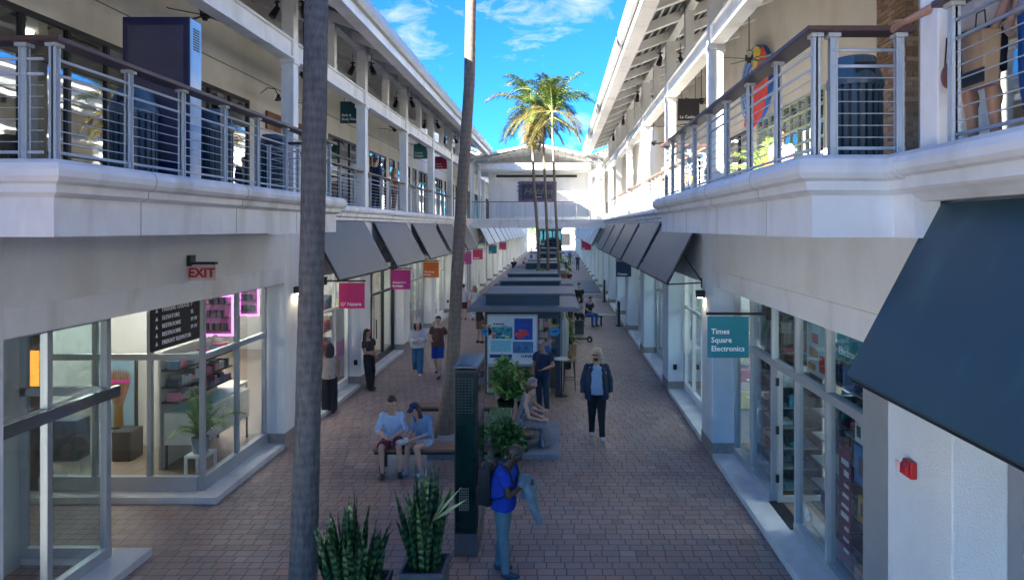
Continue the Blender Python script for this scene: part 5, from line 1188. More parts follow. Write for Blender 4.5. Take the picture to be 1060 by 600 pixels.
m_hairD = M('dark hair',(.018,.013,.01),.5,var=.3,vs=30,bump=.6,bs=60); m_hairB = M('blond hair',(.62,.50,.30),.55,var=.3,vs=30,bump=.6,bs=60); m_hairG = M('grey hair',(.24,.23,.23),.6,var=.25,vs=30,bump=.6,bs=60); m_hairN = M('brown hair',(.10,.05,.025),.5,var=.3,vs=30,bump=.6,bs=60); m_hairL = M('light brown hair',(.28,.15,.07),.5,var=.3,vs=30,bump=.6,bs=60)
m_eye = M('dark eyes',(.02,.015,.012),.3,var=0); m_lip = M('lips',(.35,.12,.1),.5,var=0)
STAND = dict(pel=(0,0,.94), wst=(0,.0,1.10), che=(0,.01,1.30), nek=(0,.02,1.46), hed=(0,-.02,1.635), sL=(.165,.01,1.40), sR=(-.165,.01,1.40),
 eL=(.215,.03,1.13), eR=(-.215,.03,1.13), wL=(.225,-.05,.89), wR=(-.225,-.05,.89), hL=(.09,0,.90), hR=(-.09,0,.90), kL=(.10,-.02,.50), kR=(-.10,-.02,.50), aL=(.10,.03,.09), aR=(-.10,.03,.09))
WALK = dict(STAND, kL=(.09,-.12,.51), aL=(.09,-.22,.10), kR=(-.09,.0,.49), aR=(-.09,.27,.16), eL=(.23,.09,1.14), wL=(.25,.10,.90), eR=(-.23,-.02,1.13), wR=(-.24,-.16,.93))
SIT = dict(STAND, pel=(0,0,.55), wst=(0,-.02,.71), che=(0,-.07,.90), nek=(0,-.12,1.06), hed=(0,-.18,1.225), sL=(.165,-.10,1.0), sR=(-.165,-.10,1.0),
 eL=(.205,-.14,.74), eR=(-.205,-.14,.74), wL=(.08,-.34,.66), wR=(-.08,-.34,.66), hL=(.09,-.04,.53), hR=(-.09,-.04,.53), kL=(.13,-.44,.52), kR=(-.13,-.44,.52), aL=(.12,-.42,.10), aR=(-.12,-.42,.10))
def person(label, loc, face, h=1.75, pose=None, skin=0, top=None, topk='short', bot=None, botk='long', hair='short', hm=None, shoe=None, w=1.0, vox=.012, yaw=0, pitch=0, extra=None, z=0, over=None, topmat=None, group=None, belly=0, sc_face=True, neckopen=False):
    """face: degrees, 0 looks toward the viewer (-Y), 90 looks to +X"""
    J = dict(pose or STAND); J.update(over or {}); k = h/1.75; J = {a: V(p)*k for a,p in J.items()}
    t = thing('person', label, 'person', (loc[0],loc[1],z), radians(face), group); sk = m_skin[skin]
    up = (J['nek']-J['pel']).normalized(); side = (J['sL']-J['sR']).normalized(); hs = (J['hL']-J['hR']).normalized()
    def torso(m, g=0., neck=True, lo=0):
        pts = [J['pel']-up*.07*k, J['pel'], J['wst'], J['che'], J['che'].lerp(J['nek'],.55), J['nek']-up*.02*k]
        rr = [(.13*w+g,.10*w+g),(.165*w+g,.115*w+g),(.142*w+g+belly*.6,.105*w+g+belly),(.16*w+g,.115*w+g+belly*.4),(.145*w+g,.095*w+g),(.07+g,.062+g)]
        m.tube(pts, [(a*k,b*k) for a,b in rr], 20, side=side)
        for s_ in 'LR': m.ell(J['s'+s_], (.052+g)*k*w, 12, 8)
        return m
    def limb(m, names, rads, g=0, a=0, b=1):
        pts = [J[n_] for n_ in names]
        m.tube(pts, [(r*w**.7+g)*k for r in rads], 14, round_=True)
    # ---- body
    m = MB(); torso(m)
    m.tube([J['nek']-up*.04*k, J['nek'].lerp(J['hed'],.55)], [.058*k*w**.5,.052*k*w**.5], 14)
    HR = Matrix.Rotation(radians(yaw),3,'Z') @ Matrix.Rotation(radians(pitch),3,'X'); hd = J['hed']
    def H(p): return hd + HR @ (V(p)*k)
    m.ell(hd+HR@V((0,.012,.03))*k, (.076*k,.094*k,.092*k), 20, 14, HR); m.ell(H((0,-.022,-.035)), (.058*k,.066*k,.075*k), 18, 12, HR)
    m.ell(H((0,-.055,-.085)), (.030*k,.028*k,.022*k), 12, 8, HR)
    m.tube([H((0,-.088,.012)),H((0,-.108,-.022)),H((0,-.092,-.032))], [.009*k,.014*k,.011*k], 8, round_=True)
    for q in (-1,1): m.ell(H((q*.077,.01,-.005)), (.012*k,.022*k,.032*k), 8, 6, HR); m.ell(H((q*.032,-.078,.022)), (.022*k,.012*k,.008*k), 8, 6, HR)
    for s_ in 'LR':
        limb(m, ['s'+s_,'e'+s_], [.052,.042]); limb(m, ['e'+s_,'w'+s_], [.041,.027])
        limb(m, ['h'+s_,'k'+s_], [.084,.056]); limb(m, ['k'+s_,'a'+s_], [.055,.036])
        mid = J['k'+s_].lerp(J['a'+s_],.3); m.ell(mid+V((0,.015*k,0)), (.052*k,.056*k,.10*k), 12, 8)
        # hand
        d = (J['w'+s_]-J['e'+s_]).normalized(); q = side*(1 if s_=='L' else -1); fw = V((0,-1,0)); sd = fw - d*d.dot(fw)
        if sd.length < .3: sd = V((0,0,1)) - d*d.z
        sd.normalize(); nn = d.cross(sd)
        if nn.dot(q) > 0: nn = -nn
        pe = J['w'+s_]+d*.085*k; m.tube([J['w'+s_], J['w'+s_]+d*.04*k, pe], [(.026*k,.02*k),(.040*k,.017*k),(.041*k,.014*k)], 12, side=sd)
        for i,Lf in enumerate((.068,.078,.073,.058)):
            b0_ = pe-d*.008*k+sd*(i-1.5)*.0205*k*-1; f1 = b0_+d*Lf*.5*k+nn*.012*k+sd*(1.5-i)*.003; f2 = f1+(d*.75+nn*.66)*Lf*.45*k
            m.tube([b0_,f1,f2],[.0095*k,.0088*k,.007*k],8,round_=True)
        b0_ = J['w'+s_]+d*.03*k+sd*.028*k; m.tube([b0_,b0_+(d*.7+sd*.7)*.036*k,b0_+(d*1.0+sd*.62)*.066*k+nn*.008],[.013*k,.0115*k,.009*k],8,round_=True)
        m.ell(J['a'+s_]-V((0,0,.04*k)), (.04*k,.06*k,.04*k), 10, 6)
    body = link('body', remesh(m, vox, 3, .4), t); body.data.materials.clear(); body.data.materials.append(sk)
    def part(name, m, mat, v=None, it=4):
        me = remesh(m, v or vox*1.1, it, .5, .011 if name in ('shirt','jacket') else (.007 if name in ('trousers','shorts','skirt') else (.006 if name == 'hair' else 0)) if name != 'hair' else .006); me.materials.clear(); me.materials.append(mat); return link(name, me, t)
    if sc_face:
        m = MB()
        for q in (-1,1): m.ell(H((q*.031,-.086,.010)), (.013*k,.006*k,.006*k), 10, 6, HR)
        e_ = m.build('eyes', m_eye, t, org=False, smooth=True); m = MB(); m.ell(H((0,-.089,-.052)), (.022*k,.006*k,.007*k), 10, 6, HR); m.build('mouth', m_lip, t, org=False, smooth=True)
    # ---- clothes
    if topmat is None and top: topmat = cloth('cloth top', top)
    if topmat:
        m = MB(); g = .019
        pts = [J['pel']-up*.06*k, J['pel']+up*.02*k, J['wst'], J['che'], J['che'].lerp(J['nek'],.55), J['nek']-up*.035*k]
        gg = g + (.02 if topk in ('jacket','loose') else 0)
        rr = [(.168*w+gg,.122*w+gg+belly*.5),(.168*w+gg,.12*w+gg+belly*.8),(.150*w+gg+belly*.6,.112*w+gg+belly),(.162*w+gg,.118*w+gg+belly*.4),(.146*w+gg,.098*w+gg),(.072+g,.068+g)]
        if topk == 'crop': pts = pts[2:]; rr = rr[2:]
        m.tube(pts, [(a*k,b*k) for a,b in rr], 20, side=side)
        for s_ in 'LR':
            if topk != 'tank':
                m.ell(J['s'+s_], (.040*w+g)*k, 12, 8)
                if topk in ('short','crop'): e_ = J['s'+s_].lerp(J['e'+s_],.62); m.tube([J['s'+s_],e_],[(.058*w**.5+g)*k,(.054*w**.5+g)*k],14)
                elif topk == 'rolled':
                    m.tube([J['s'+s_],J['e'+s_]],[(.056)*k,(.047)*k],14,round_=True); m.tube([J['e'+s_],J['e'+s_].lerp(J['w'+s_],.2)],[(.047)*k,(.046)*k],14)
                else:
                    m.tube([J['s'+s_],J['e'+s_]],[(.055*w**.5+gg)*k,(.046*w**.5+gg)*k],14,round_=True); m.tube([J['e'+s_],J['e'+s_].lerp(J['w'+s_],.93)],[(.044*w**.5+gg)*k,(.034+gg)*k],14)
        part('shirt' if topk != 'jacket' else 'jacket', m, topmat)
    if bot and not hasattr(bot,'name'): bot = cloth('cloth bottom', bot)
    if bot:
        m = MB(); g = .014
        m.tube([J['pel']-up*.075*k,J['pel'],J['pel']+up*.09*k],[(.14*w*k+g,.105*w*k+g),(.166*w*k+g,.117*w*k+g+belly*.4),(.15*w*k+g,.108*w*k+g+belly*.6)],18,side=hs)
        if botk in ('long','shorts','wide'):
            for s_ in 'LR':
                hp,kn,an = J['h'+s_],J['k'+s_],J['a'+s_]
                wd = .03 if botk == 'wide' else 0
                if botk == 'shorts': m.tube([hp,hp.lerp(kn,.85)],[(.086*w+g)*k,(.072*w**.6+g+.012)*k],14,round_=False); m.ell(hp,(.086*w+g)*k,12,8)
                else:
                    m.tube([hp,kn],[(.086*w+g)*k,(.059*w**.6+g+wd)*k],14,round_=True); m.tube([kn,kn.lerp(an,.5),an-V((0,0,.02*k))],[(.058*w**.6+g+wd)*k,(.052+g+wd)*k,(.044+g+wd*1.2)*k],14)
        elif botk == 'skirt':
            lo = (J['aL']+J['aR'])/2+V((0,0,.06*k)); kn = (J['kL']+J['kR'])/2; kw = (J['kL']-J['kR']).length/2
            m.tube([J['pel'],kn,lo],[(.17*w*k,.125*k),((kw+.09*k),.115*k),((kw+.12*k),.15*k)],20,side=hs,round_=False)
            m.tube([J['kL'],J['kR']],.075*k,12,round_=True)
        elif botk == 'mini':
            for s_ in 'LR': m.tube([J['h'+s_],J['h'+s_].lerp(J['k'+s_],.5)],[(.09+g)*k,(.082+g)*k],14)
        part('trousers' if botk in ('long','wide') else ('shorts' if botk == 'shorts' else 'skirt'), m, bot)
    # ---- hair
    hm = hm or m_hairD
    if hair:
        m = MB()
        if hair != 'bald':
            m.ell(H((0,.028,.048)), (.086*k,.094*k,.088*k), 18, 12, HR); m.ell(H((0,-.035,.088)), (.062*k,.05*k,.035*k), 14, 8, HR)
            if hair == 'short': m.ell(H((0,.06,.0)), (.072*k,.05*k,.06*k), 14, 8, HR)
            if hair in ('long','bob'):
                L_ = .30 if hair == 'long' else .14
                bk = H((0,.07,0)); dn = bk + V((0,.03*k,-L_*k)); m.tube([H((0,.05,.05)),bk,bk.lerp(dn,.5),dn],[(.092*k,.06*k),(.10*k,.055*k),(.105*k,.05*k),(.08*k,.035*k)],14,side=HR@V((1,0,0)),round_=True)
                for q in (-1,1): m.tube([H((q*.07,.01,.05)),H((q*.088,.01,-.03)),H((q*.092,.02,-.10-(.08 if hair=='long' else 0)))],[.032*k,.034*k,.026*k],10,round_=True)
            if hair == 'bun': m.ell(H((0,.11,.09)), .045*k, 12, 8); m.ell(H((0,.06,.0)), (.075*k,.05*k,.06*k), 14, 8, HR)
            part('hair', m, hm, max(vox*.9,.008), 2)
    for s_ in 'LR':
        a = J['a'+s_]; m = MB(); fz = a.z-.05*k
        pitch_ = 0
        he = V((a.x,a.y+.03*k,fz)); to = V((a.x*1.08,a.y-.17*k,fz-.0)); 
        if s_+'tip' in (over or {}): to.z = fz-.05*k; he.z += .03*k
        m.tube([he,he.lerp(to,.35),he.lerp(to,.75),to],[(.038*k,.045*k),(.042*k,.05*k),(.046*k,.034*k),(.036*k,.024*k)],14,side=V((1,0,0)),round_=True)
        m.tube([he,V((a.x,a.y+.01*k,a.z+.02*k))],[.042*k,.042*k],12)
        part('shoe', m, shoe or cloth('shoe', (.03,.03,.035), rough=.5), max(vox*.8,.008), 2)
    if extra: extra(t, J, H, k, part)
    return t, J
def cap(col, hat=False, nm=None):
    def f(t, J, H, k, part):
        m = MB(); 
        if hat: m.ell(H((0,.01,.085)),(.092*k,.10*k,.06*k),18,10); m.tube([H((0,.01,.058)),H((0,.01,.07))],[(.17*k,.18*k),(.16*k,.17*k)],20)
        else: m.ell(H((0,.018,.072)),(.092*k,.10*k,.066*k),18,10); m.tube([H((0,-.07,.062)),H((0,-.15,.035))],[(.07*k,.012*k),(.055*k,.010*k)],12,side=V((1,0,0)))
        part('hat' if hat else 'cap', m, cloth('hat cloth', col), .009, 2)
    return f
def at_floor(o): return o
# bench couple
person('young man in a pale blue shirt and maroon shorts seated on the teak bench', (-3.03,12.36), 8, 1.78, dict(SIT), 0, (.42,.58,.78), 'rolled', (.20,.03,.05), 'shorts', 'short', m_hairD, cloth('black shoe',(.02,.02,.025),rough=.5), pitch=18,
 over=dict(eL=(.25,-.17,.75),eR=(-.25,-.17,.75),wL=(.05,-.38,.70),wR=(-.07,-.38,.68),kL=(.15,-.42,.52),kR=(-.15,-.43,.52),aL=(.17,-.40,.10),aR=(-.13,-.44,.10)), vox=.010)
person('young woman in a navy cap and light denim shirt seated on the teak bench', (-2.44,12.38), -22, 1.68, dict(SIT), 0, (.20,.32,.5), 'rolled', (.45,.5,.6), 'mini', 'long', m_hairN, cloth('pale blue trainer',(.3,.4,.5),rough=.5), pitch=24, yaw=-12,
 over=dict(nek=(-.05,-.16,1.03),hed=(-.07,-.24,1.18),wL=(-.02,-.38,.66),wR=(-.12,-.38,.66),kL=(.10,-.45,.54),kR=(-.10,-.43,.53),aL=(.16,-.38,.10),aR=(-.14,-.42,.10)), extra=cap((.01,.03,.12)), vox=.010)
m = MB(); m.ell((-2.78,12.02,.60),(.12,.08,.05),12,8); m.ell((-2.70,12.0,.63),(.08,.06,.05),10,6); me = remesh(m,.012,2); me.materials.clear(); me.materials.append(M('paper wrap',(.55,.55,.52),.7,var=.3,vs=20,bump=.5)); o = link('food_wrap', me); tag(o,'white paper food wrap held between the couple on the bench','food wrap')
m = MB(); m.lathe((-2.76,12.3,.45),[(.035,0),(.042,.13),(.044,.135),(.0,.136)],14); tag(m.build('paper_cup', m_white, None), 'small white paper cup standing between the couple on the bench', 'cup')
# standing woman in black by the shop door
person('woman in a cropped black top and long black skirt standing at the left shop doorway', (-5.17,18.45), 60, 1.66, STAND, 1, (.02,.02,.025), 'crop', (.012,.012,.016), 'wide', 'long', m_hairD, None, over=dict(pel=(0,.0,.94),che=(0,.05,1.28),nek=(0,.06,1.44),hed=(0,.05,1.61),wR=(-.10,-.26,1.05),eR=(-.22,-.06,1.12),kR=(-.1,-.08,.5),aR=(-.08,-.14,.09)), vox=.012)
person('woman partly hidden behind the thick palm trunk, by the shop window', (-5.45,16.1), 200, 1.66, STAND, 1, (.35,.3,.28), 'tank', (.015,.015,.02), 'wide', 'long', m_hairD, None, over=dict(wL=(.12,-.22,1.15)), vox=.014)
# walking couple
person('woman in a pale sun hat, white blouse and blue jeans walking toward the viewer', (-4.22,20.3), 8, 1.62, WALK, 0, (.62,.6,.58), 'loose', (.04,.14,.26), 'wide', 'long', m_hairD, cloth('white shoe',(.5,.5,.5)), over=dict(wL=(.06,-.22,1.12),wR=(-.10,-.20,1.08),eL=(.24,-.02,1.16)), extra=cap((.55,.5,.42),True), vox=.012)
person('man in a brown polo shirt and blue shorts walking beside the woman in the hat', (-3.55,19.95), -6, 1.80, WALK, 0, (.10,.045,.035), 'short', (.015,.06,.32), 'shorts', 'short', m_hairD, None, over=dict(wR=(-.12,-.2,1.08)), vox=.012)
# blond man
def jacket_open(t, J, H, k, part):
    m = MB(); sd = V((1,0,0)); g = .03
    for q in (-1,1):
        pts = [J['nek']+V((q*.06,.01,-.02))*k, J['che']+V((q*.11,-.01,.05))*k, J['che']+V((q*.12,-.02,-.1))*k, J['wst']+V((q*.135,-.02,0))*k, J['pel']+V((q*.14,-.02,.02))*k, J['pel']+V((q*.145,-.01,-.16))*k]
        m.tube(pts, [(.05,.05),(.085,.14),(.085,.15),(.085,.155),(.09,.15),(.095,.145)], 16, side=sd)
        s_ = 'L' if q > 0 else 'R'
        m.ell(J['s'+s_],.078,12,8); m.tube([J['s'+s_],J['e'+s_]],[.080,.072],14,round_=True); m.tube([J['e'+s_],J['e'+s_].lerp(J['w'+s_],.95)],[.074,.055],14)
    m.tube([J['nek']+V((0,.05,-.02)),J['pel']+V((0,.07,-.16))],[(.15,.07),(.20,.09)],16,side=sd)
    part('jacket', m, cloth('navy jacket',(.012,.03,.055),rough=.75), .013, 4)
    m = MB()
    for q in (-1,1): m.tube([H((q*.05,-.02,.10)),H((q*.092,-.01,.03)),H((q*.105,.0,-.06)),H((q*.10,.01,-.14))],[.03*k,.036*k,.04*k,.03*k],12,round_=True)
    m.ell(H((0,.02,.085)),(.095*k,.10*k,.06*k),16,10); part('hair', m, m_hairB, .010, 2)
    m = MB()
    for q in (-1,1): m.box(-.026+q*.030,.026+q*.030,-.006,.006,-.013,.013)
    m.v = [tuple(H((p[0],-.103+p[1],.012+p[2]))) for p in m.v]; m.build('sunglasses', m_black, t, org=False)
    m = MB(); m.ell(H((0,-.05,-.072)),(.05*k,.05*k,.045*k),14,10); part('beard', m, M('brown beard',(.12,.06,.03),.8,var=.3,vs=30), .009, 2)
person('big bearded man with long blond hair and open navy jacket walking on the right', (.80,14.15), 0, 1.88, dict(WALK, aR=(-.09,.12,.12), kR=(-.09,.0,.49), aL=(.10,-.12,.09), kL=(.09,-.09,.51)), 0, (.26,.38,.52), 'tank', (.012,.014,.02), 'long', 'bob', m_hairB, cloth('grey trainer',(.3,.34,.38)), w=1.16, belly=.03, extra=jacket_open, vox=.010, yaw=-20,
 over=dict(wL=(.27,-.02,.89),eL=(.255,.04,1.13),wR=(-.27,-.08,.90),eR=(-.255,.03,1.13),sL=(.18,.01,1.39),sR=(-.18,.01,1.39)))
# navy polo man
person('man in a navy polo and dark trousers looking down at his hands by the kiosk', (-.37,16.1), -28, 1.74, STAND, 1, (.012,.025,.06), 'short', (.02,.045,.075), 'long', 'short', m_hairG, cloth('white blue trainer',(.45,.5,.55)), w=1.06, pitch=22, belly=.02,
 over=dict(eL=(.27,.02,1.16),wL=(.14,-.22,1.10),eR=(-.27,.03,1.14),wR=(-.20,-.12,.95),hed=(0,-.06,1.62)), vox=.010)
# two seated women, facing right
pat = cloth('patterned dress',(.10,.11,.13),pat=('wave',(.30,.31,.33),26))
person('woman with dark pinned-up hair in a patterned sleeveless dress, seated facing right', (-.72,13.45), 82, 1.66, dict(SIT), 0, None, 'tank', pat, 'skirt', 'bun', m_hairN, cloth('black sandal',(.02,.02,.02)), topmat=pat, over=dict(wL=(.03,-.44,.66),wR=(-.06,-.42,.64),eR=(-.23,-.18,.74),aL=(.16,-.52,.10),aR=(-.10,-.46,.10)), pitch=10, vox=.010)
person('grey haired woman in a grey top seated behind the woman in the patterned dress', (-.70,14.15), 78, 1.66, dict(SIT), 0, (.28,.27,.27), 'tank', (.16,.16,.18), 'shorts', 'short', m_hairG, cloth('grey shoe',(.2,.2,.2)), over=dict(wL=(.03,-.42,.66),wR=(-.06,-.42,.64)), pitch=14, vox=.011)
# man with backpack, facing right
def polo_extra(t, J, H, k, part):
    m = MB()
    for q in (-1,1): pass
    m.ell(H((0,-.03,-.005)),(.07*k,.06*k,.028*k),14,8); part('face_mask', m, cloth('blue mask',(.03,.08,.25)), .008, 2)
tB, JB = person('bald man in a bright blue polo and teal trousers standing in the front centre', (-.70,8.62), 78, 1.70, STAND, 2, (.004,.05,.42), 'short', (.10,.21,.26), 'long', 'bald', None, cloth('slate trainer',(.05,.08,.11)), w=1.05, belly=.03, pitch=24, extra=polo_extra, vox=.009,
 over=dict(che=(0,-.02,1.29),nek=(0,-.07,1.44),hed=(.0,-.16,1.58),sL=(.19,-.05,1.385),sR=(-.19,-.05,1.385),eL=(.23,-.12,1.12),wL=(.05,-.30,1.20),eR=(-.24,-.14,1.12),wR=(-.07,-.30,1.22),aL=(.10,.10,.09),kL=(.10,.03,.5),aR=(-.10,-.06,.09)))
def local(face, loc, z=0):
    r = RZ(radians(face)); return lambda p: r@V(p)+V((loc[0],loc[1],z))
Lb = local(78, (-.70,8.62))
t = thing('backpack', 'black backpack worn by the man in the bright blue polo', 'backpack', Lb((0,.2,1.0)))
m = MB(); m.box(-.145,.145,.13,.29,.90,1.36); m.v = [tuple(Lb(p)) for p in m.v]; m.ell(Lb((0,.21,1.36)),(.08,.14,.07),16,12,RZ(0)); m.ell(Lb((0,.31,1.02)),(.05,.11,.11),14,10); m.tube([Lb((0,.20,.93)),Lb((0,.20,1.3))],[(.13,.09),(.11,.08)],16,side=RZ(radians(78))@V((1,0,0)),round_=True); m.ell(Lb((0,.28,1.02)),(.06,.11,.11),12,8)
me = remesh(m,.012,5,.5,.006); me.transform(Matrix.Translation(-t.location)); me.materials.clear(); me.materials.append(cloth('black nylon',(.015,.016,.02),rough=.6)); link('pack_body', me, t)
for q in (-1,1):
    m = MB(); m.tube([Lb((q*.13,.13,1.38)),Lb((q*.15,.02,1.47)),Lb((q*.155,-.14,1.36)),Lb((q*.16,-.165,1.22)),Lb((q*.19,-.05,1.05)),Lb((q*.15,.13,.98))],[(.022,.008)]*6,8,side=RZ(radians(78))@V((1,0,0))); m.build('strap', m_black, t)
t = thing('folded_jacket', 'pale blue denim jacket draped over the forearms of the man with the backpack', 'jacket', Lb((0,-.3,1.1)))
m = MB(); sdv = RZ(radians(78))@V((1,0,0))
m.tube([Lb((.12,-.20,1.20)),Lb((.0,-.29,1.235)),Lb((-.14,-.27,1.22))],[.055,.07,.055],12,round_=True)
m.tube([Lb((.03,-.30,1.23)),Lb((.02,-.36,1.12)),Lb((.0,-.385,.98)),Lb((-.02,-.39,.86))],[(.13,.05),(.15,.06),(.13,.05),(.09,.035)],14,side=sdv,round_=True)
m.tube([Lb((-.08,-.30,1.20)),Lb((-.10,-.38,1.05)),Lb((-.10,-.44,.88)),Lb((-.09,-.49,.74))],[.05,.06,.052,.042],12,round_=True)
m.tube([Lb((.10,-.22,1.18)),Lb((.12,-.25,1.05)),Lb((.11,-.24,.95))],[.055,.055,.035],12,round_=True)
m.box(*[0,0.001,0,0.001,0,0.001]) if False else None
me = remesh(m,.011,2,.5,.016); me.transform(Matrix.Translation(-t.location)); me.materials.clear(); me.materials.append(cloth('pale denim',(.12,.21,.26),var=.3)); link('denim_cloth', me, t)
# farther people on the ground
def simple(label, x, y, face, h, top, bot, botk='long', hair='short', hm=None, pose=STAND, skin=0, topk='short', over=None, z=0, topmat=None, extra=None):
    return person(label, (x,y), face, h, pose, skin, top, topk, bot, botk, hair, hm, None, vox=.018, over=over, z=z, sc_face=False, topmat=topmat, extra=extra)
simple('person in white shirt and maroon shorts half hidden by the leaning palm trunk', -4.55,32.4,190,1.72,(.6,.6,.62),(.14,.02,.03),'shorts')
simple('woman in a white top and blue white skirt far on the left near the kiosks', -4.0,32.3,200,1.66,(.6,.6,.6),cloth('blue white skirt',(.45,.52,.62),pat=('spot',(.08,.2,.45),14)),'skirt','long',m_hairL)
simple('person in dark clothes behind the left post of the nearest kiosk', -3.0,25.9,150,1.7,(.03,.03,.035),(.2,.12,.09),'shorts')
simple('woman in a black top and tan trousers standing behind the kick scooter', .45,26.9,60,1.66,(.02,.02,.022),(.30,.17,.11),'long','long',m_hairN,skin=0)
t = thing('bench','dark slatted bench on which the group on the right sits','bench',(1.0,30.6,0))
m = MB(); m.box(.55,2.0,30.35,30.8,.4,.45); m.build('seat', m_dark, t); m = MB(); m.box(.6,.66,30.4,30.75,0,.4).box(1.9,1.96,30.4,30.75,0,.4); m.build('leg', m_dark, t)
simple('rightmost of the seated group, in a dark top and bright blue jeans', 1.35,30.55,40,1.72,(.03,.03,.04),(.03,.13,.36),'long','short',pose=SIT)
simple('seated person with dark hair in a pale shirt in the middle of the seated group', .85,30.6,20,1.7,(.5,.48,.44),(.03,.03,.04),'long','long',pose=SIT)
simple('person in a black shirt standing behind the seated group on the right', 1.0,32.6,10,1.75,(.015,.015,.02),(.03,.03,.04))
simple('person in a dark top and teal trousers standing right of the fourth kiosk', .72,43.8,-60,1.75,(.05,.02,.02),(.02,.18,.24))
simple('person with pale bag and brown top beside the person in teal trousers', .40,45.0,0,1.7,(.18,.09,.06),(.05,.05,.06))
simple('dark dressed person far left of the middle, beyond the footbridge', -3.95,60,0,1.72,(.02,.02,.025),(.02,.02,.03))
simple('person in a red top far away beyond the footbridge', -3.0,61,0,1.7,(.5,.02,.03),(.03,.03,.05))
for i,(x,y,c) in enumerate(((-2.4,78,(.4,.4,.5)),(1.4,84,(.1,.15,.4)),(-3.6,90,(.5,.45,.4)),(2.0,70,(.05,.05,.06)))):
    simple(ORD[i]+' tiny walker at the bright far end of the walk', x,y,0,1.7,c,(.05,.06,.1))
# upper galleries
simple('person in a navy jacket standing in the upper left gallery', -6.05,22.4,150,1.76,(.012,.03,.08),(.03,.035,.05),'long','short',m_hairN,z=DZ,topk='long')
simple('person in a rust coloured top farther along the upper left gallery', -6.3,25.9,90,1.68,(.3,.1,.05),(.25,.14,.1),'long','long',m_hairL,z=DZ)
simple('white haired man in orange shirt and white trousers in the upper right gallery', 4.05,26.0,180,1.74,(.62,.12,.05),(.6,.6,.58),'long','short',M('white hair',(.7,.7,.68),.7),z=DZ)
simple('person in white clothes in the sunlit upper right gallery, nearer than the man in orange', 3.95,22.2,160,1.7,(.65,.65,.63),(.6,.6,.58),'wide','short',z=DZ)
def shades(t,J,H,k,part):
    m = MB(); m.box(-.065,.065,-.006,.006,-.015,.015); m.v = [tuple(H((p[0],-.102+p[1],.012+p[2]))) for p in m.v]; m.build('sunglasses', m_black, t, org=False)
simple('seated man in a white T-shirt and sunglasses behind the upper right railing', 4.43,13.35,-30,1.76,(.62,.62,.62),(.05,.05,.07),'long','short',pose=SIT,z=DZ,extra=shades,skin=1)
t = thing('chair','orange seated chair under the man in the white T-shirt','chair',(4.5,13.5,DZ))
m = MB(); m.box(4.2,4.75,13.2,13.75,DZ+.40,DZ+.44); m.build('seat', M('orange chair',(.5,.2,.04),.5), t)
m = MB(); m.box(4.2,4.75,13.75,13.8,DZ+.44,DZ+.85); m.build('backrest', M('orange chair',(.5,.2,.04),.5), t)
for (x,y) in ((4.22,13.22),(4.7,13.22),(4.22,13.7),(4.7,13.7)): m = MB(); m.box(x,x+.04,y,y+.04,DZ,DZ+.40); m.build('leg', m_dark, t)
# near right edge of the balcony
person('person in dark shorts holding shopping bags, leaning on the top right railing', (3.12,4.98), -75, 1.72, STAND, 1, (.4,.35,.3), 'short', (.015,.02,.035), 'shorts', 'long', m_hairD, None, z=DZ, vox=.010, over=dict(eR=(-.30,-.12,1.16),wR=(-.42,-.30,1.06),wL=(.30,-.22,.80)))
person('person in bright blue jeans standing at the very top right edge', (3.28,4.55), -80, 1.76, STAND, 0, (.3,.3,.35), 'short', (.008,.07,.28), 'long', 'short', m_hairD, None, z=DZ, vox=.010)
Lp = lambda p: V((3.0,4.85,DZ))+V(p)
t = thing('shopping_bag','brown and dark shopping bag held behind the top right railing','bag',Lp((0,0,.3)))
m = MB(); m.prism([(2.90,DZ+.40),(3.0,DZ+.40),(3.02,DZ+.78),(2.88,DZ+.78)],4.6,4.85); m.build('bag_body', M('brown paper bag',(.33,.23,.14),.8,var=.2,vs=6), t, bevel=.01)
m = MB(); m.box(2.893,2.9,4.6,4.85,DZ+.42,DZ+.52); m.build('dark_band', m_black, t)
m = MB(); m.tube([(2.95,4.66,DZ+.77),(2.95,4.68,DZ+.93),(2.95,4.77,DZ+.93),(2.95,4.79,DZ+.77)],.006,6); m.build('handle', m_black, t)
t = thing('handbag','small brown leather handbag hanging behind the top right railing','bag',(2.98,5.08,DZ+.6))
m = MB(); m.ell((2.93,5.06,DZ+.56),(.05,.09,.10),14,10); m.build('bag_body', M('brown leather',(.16,.06,.04),.4,var=.2), t, smooth=True)
m = MB(); m.tube([(2.93,4.99,DZ+.62),(2.93,5.02,DZ+.85),(2.93,5.1,DZ+.85),(2.93,5.13,DZ+.62)],.007,6); m.build('strap', m_black, t)
# ------------------------------------------------------------ sky, sun, camera
W = bpy.data.worlds.new("World"); bpy.context.scene.world = W; W.use_nodes = True
nt = W.node_tree; L = nt.links; bg = nt.nodes['Background']
AZ = radians(50); EL = radians(25.5)            # light travels toward +Y turned AZ to +X
d_sun = V((-sin(AZ)*cos(EL), -cos(AZ)*cos(EL), sin(EL)))
sky = nt.nodes.new('ShaderNodeTexSky'); sky.sky_type = 'NISHITA'; sky.sun_disc = False; sky.sun_elevation = EL
sky.sun_rotation = math.atan2(d_sun.x, d_sun.y); sky.air_density = 1.0; sky.dust_density = .25; sky.ozone_density = 2.0; sky.altitude = 0
tint = nt.nodes.new('ShaderNodeMix'); tint.data_type = 'RGBA'; tint.blend_type = 'MULTIPLY'; tint.inputs[0].default_value = 1; tint.inputs[7].default_value = (.075,.34,.70,1); L.new(sky.outputs[0], tint.inputs[6])
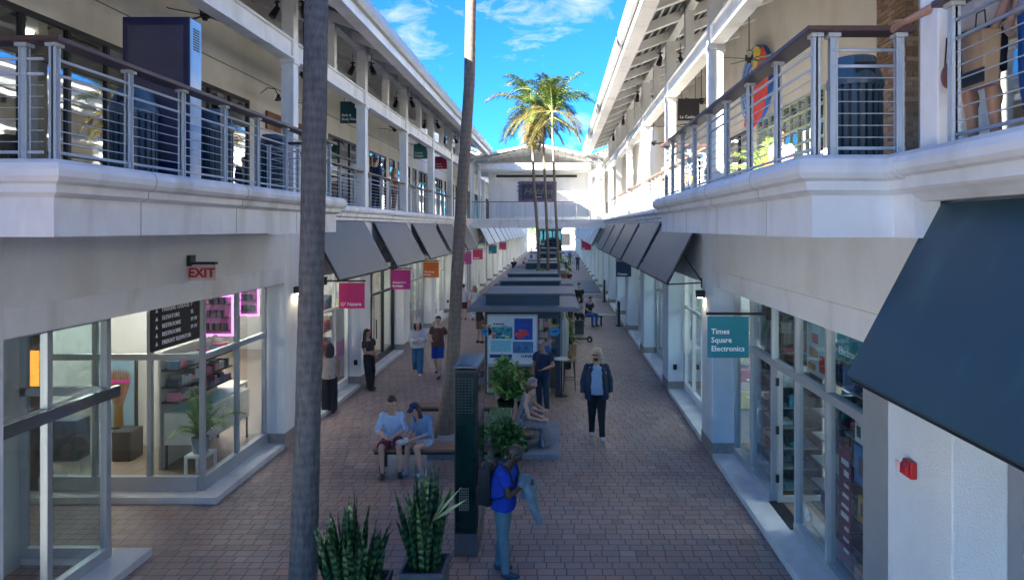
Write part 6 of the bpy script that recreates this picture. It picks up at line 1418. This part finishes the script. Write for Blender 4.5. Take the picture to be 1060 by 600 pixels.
# a few clouds
tc = nt.nodes.new('ShaderNodeTexCoord')
def cloud(direction, radius, seed):
    d = V(direction).normalized()
    s = nt.nodes.new('ShaderNodeVectorMath'); s.operation = 'DISTANCE'; L.new(tc.outputs['Generated'], s.inputs[0]); s.inputs[1].default_value = d
    n = nt.nodes.new('ShaderNodeTexNoise'); n.inputs['Scale'].default_value = 13; n.inputs['Detail'].default_value = 12; n.inputs['Roughness'].default_value = .66; n.inputs['Distortion'].default_value = .6
    mp = nt.nodes.new('ShaderNodeMapping'); mp.inputs['Location'].default_value = (seed,seed*.7,0); mp.inputs['Scale'].default_value = (1,1,2.4); L.new(tc.outputs['Generated'], mp.inputs[0]); L.new(mp.outputs[0], n.inputs['Vector'])
    a = nt.nodes.new('ShaderNodeMapRange'); a.inputs[1].default_value = radius; a.inputs[2].default_value = 0; a.inputs[3].default_value = -.34; a.inputs[4].default_value = .28; L.new(s.outputs['Value'], a.inputs[0])
    b = nt.nodes.new('ShaderNodeMath'); b.operation = 'MULTIPLY_ADD'; b.inputs[1].default_value = 1.9; L.new(n.outputs['Fac'], b.inputs[0]); L.new(a.outputs[0], b.inputs[2])
    c = nt.nodes.new('ShaderNodeMapRange'); c.inputs[1].default_value = .98; c.inputs[2].default_value = 1.65; L.new(b.outputs[0], c.inputs[0]); return c.outputs[0]
outs = []
for i,(px,py,r) in enumerate(((428,32,.10),(552,6,.13),(600,2,.10),(604,130,.075),(622,142,.06))):
    outs.append(cloud(((px-578)/700., 1, (236-py)/700.), r, 3.1*i+1.7))
acc = outs[0]
for o_ in outs[1:]:
    mm = nt.nodes.new('ShaderNodeMath'); mm.operation = 'MAXIMUM'; L.new(acc, mm.inputs[0]); L.new(o_, mm.inputs[1]); acc = mm.outputs[0]
cm = nt.nodes.new('ShaderNodeMix'); cm.data_type = 'RGBA'; L.new(acc, cm.inputs[0]); L.new(tint.outputs[2], cm.inputs[6]); cm.inputs[7].default_value = (2.1,2.2,2.4,1)
L.new(cm.outputs[2], bg.inputs['Color']); bg.inputs['Strength'].default_value = .065
sun = bpy.data.lights.new('sun', 'SUN'); sun.energy = 5.0; sun.angle = radians(.5); sun.color = (1,.93,.82)
so = bpy.data.objects.new('sun', sun); C.objects.link(so); so.rotation_euler = (-d_sun).to_track_quat('-Z','Y').to_euler()
cam = bpy.data.cameras.new('camera'); co = bpy.data.objects.new('camera', cam); C.objects.link(co)
co.location = (0,0,4.4); co.rotation_euler = (pi/2,0,0); cam.sensor_width = 36; cam.lens = 36*700/1060; cam.shift_x = -48/1060; cam.shift_y = -64/1060
cam.clip_start = .1; cam.clip_end = 2000
sc = bpy.context.scene; sc.camera = co; sc.render.engine = 'CYCLES'
sc.view_settings.view_transform = 'Standard'; sc.view_settings.look = 'None'; sc.view_settings.exposure = 3.15; sc.view_settings.gamma = 1
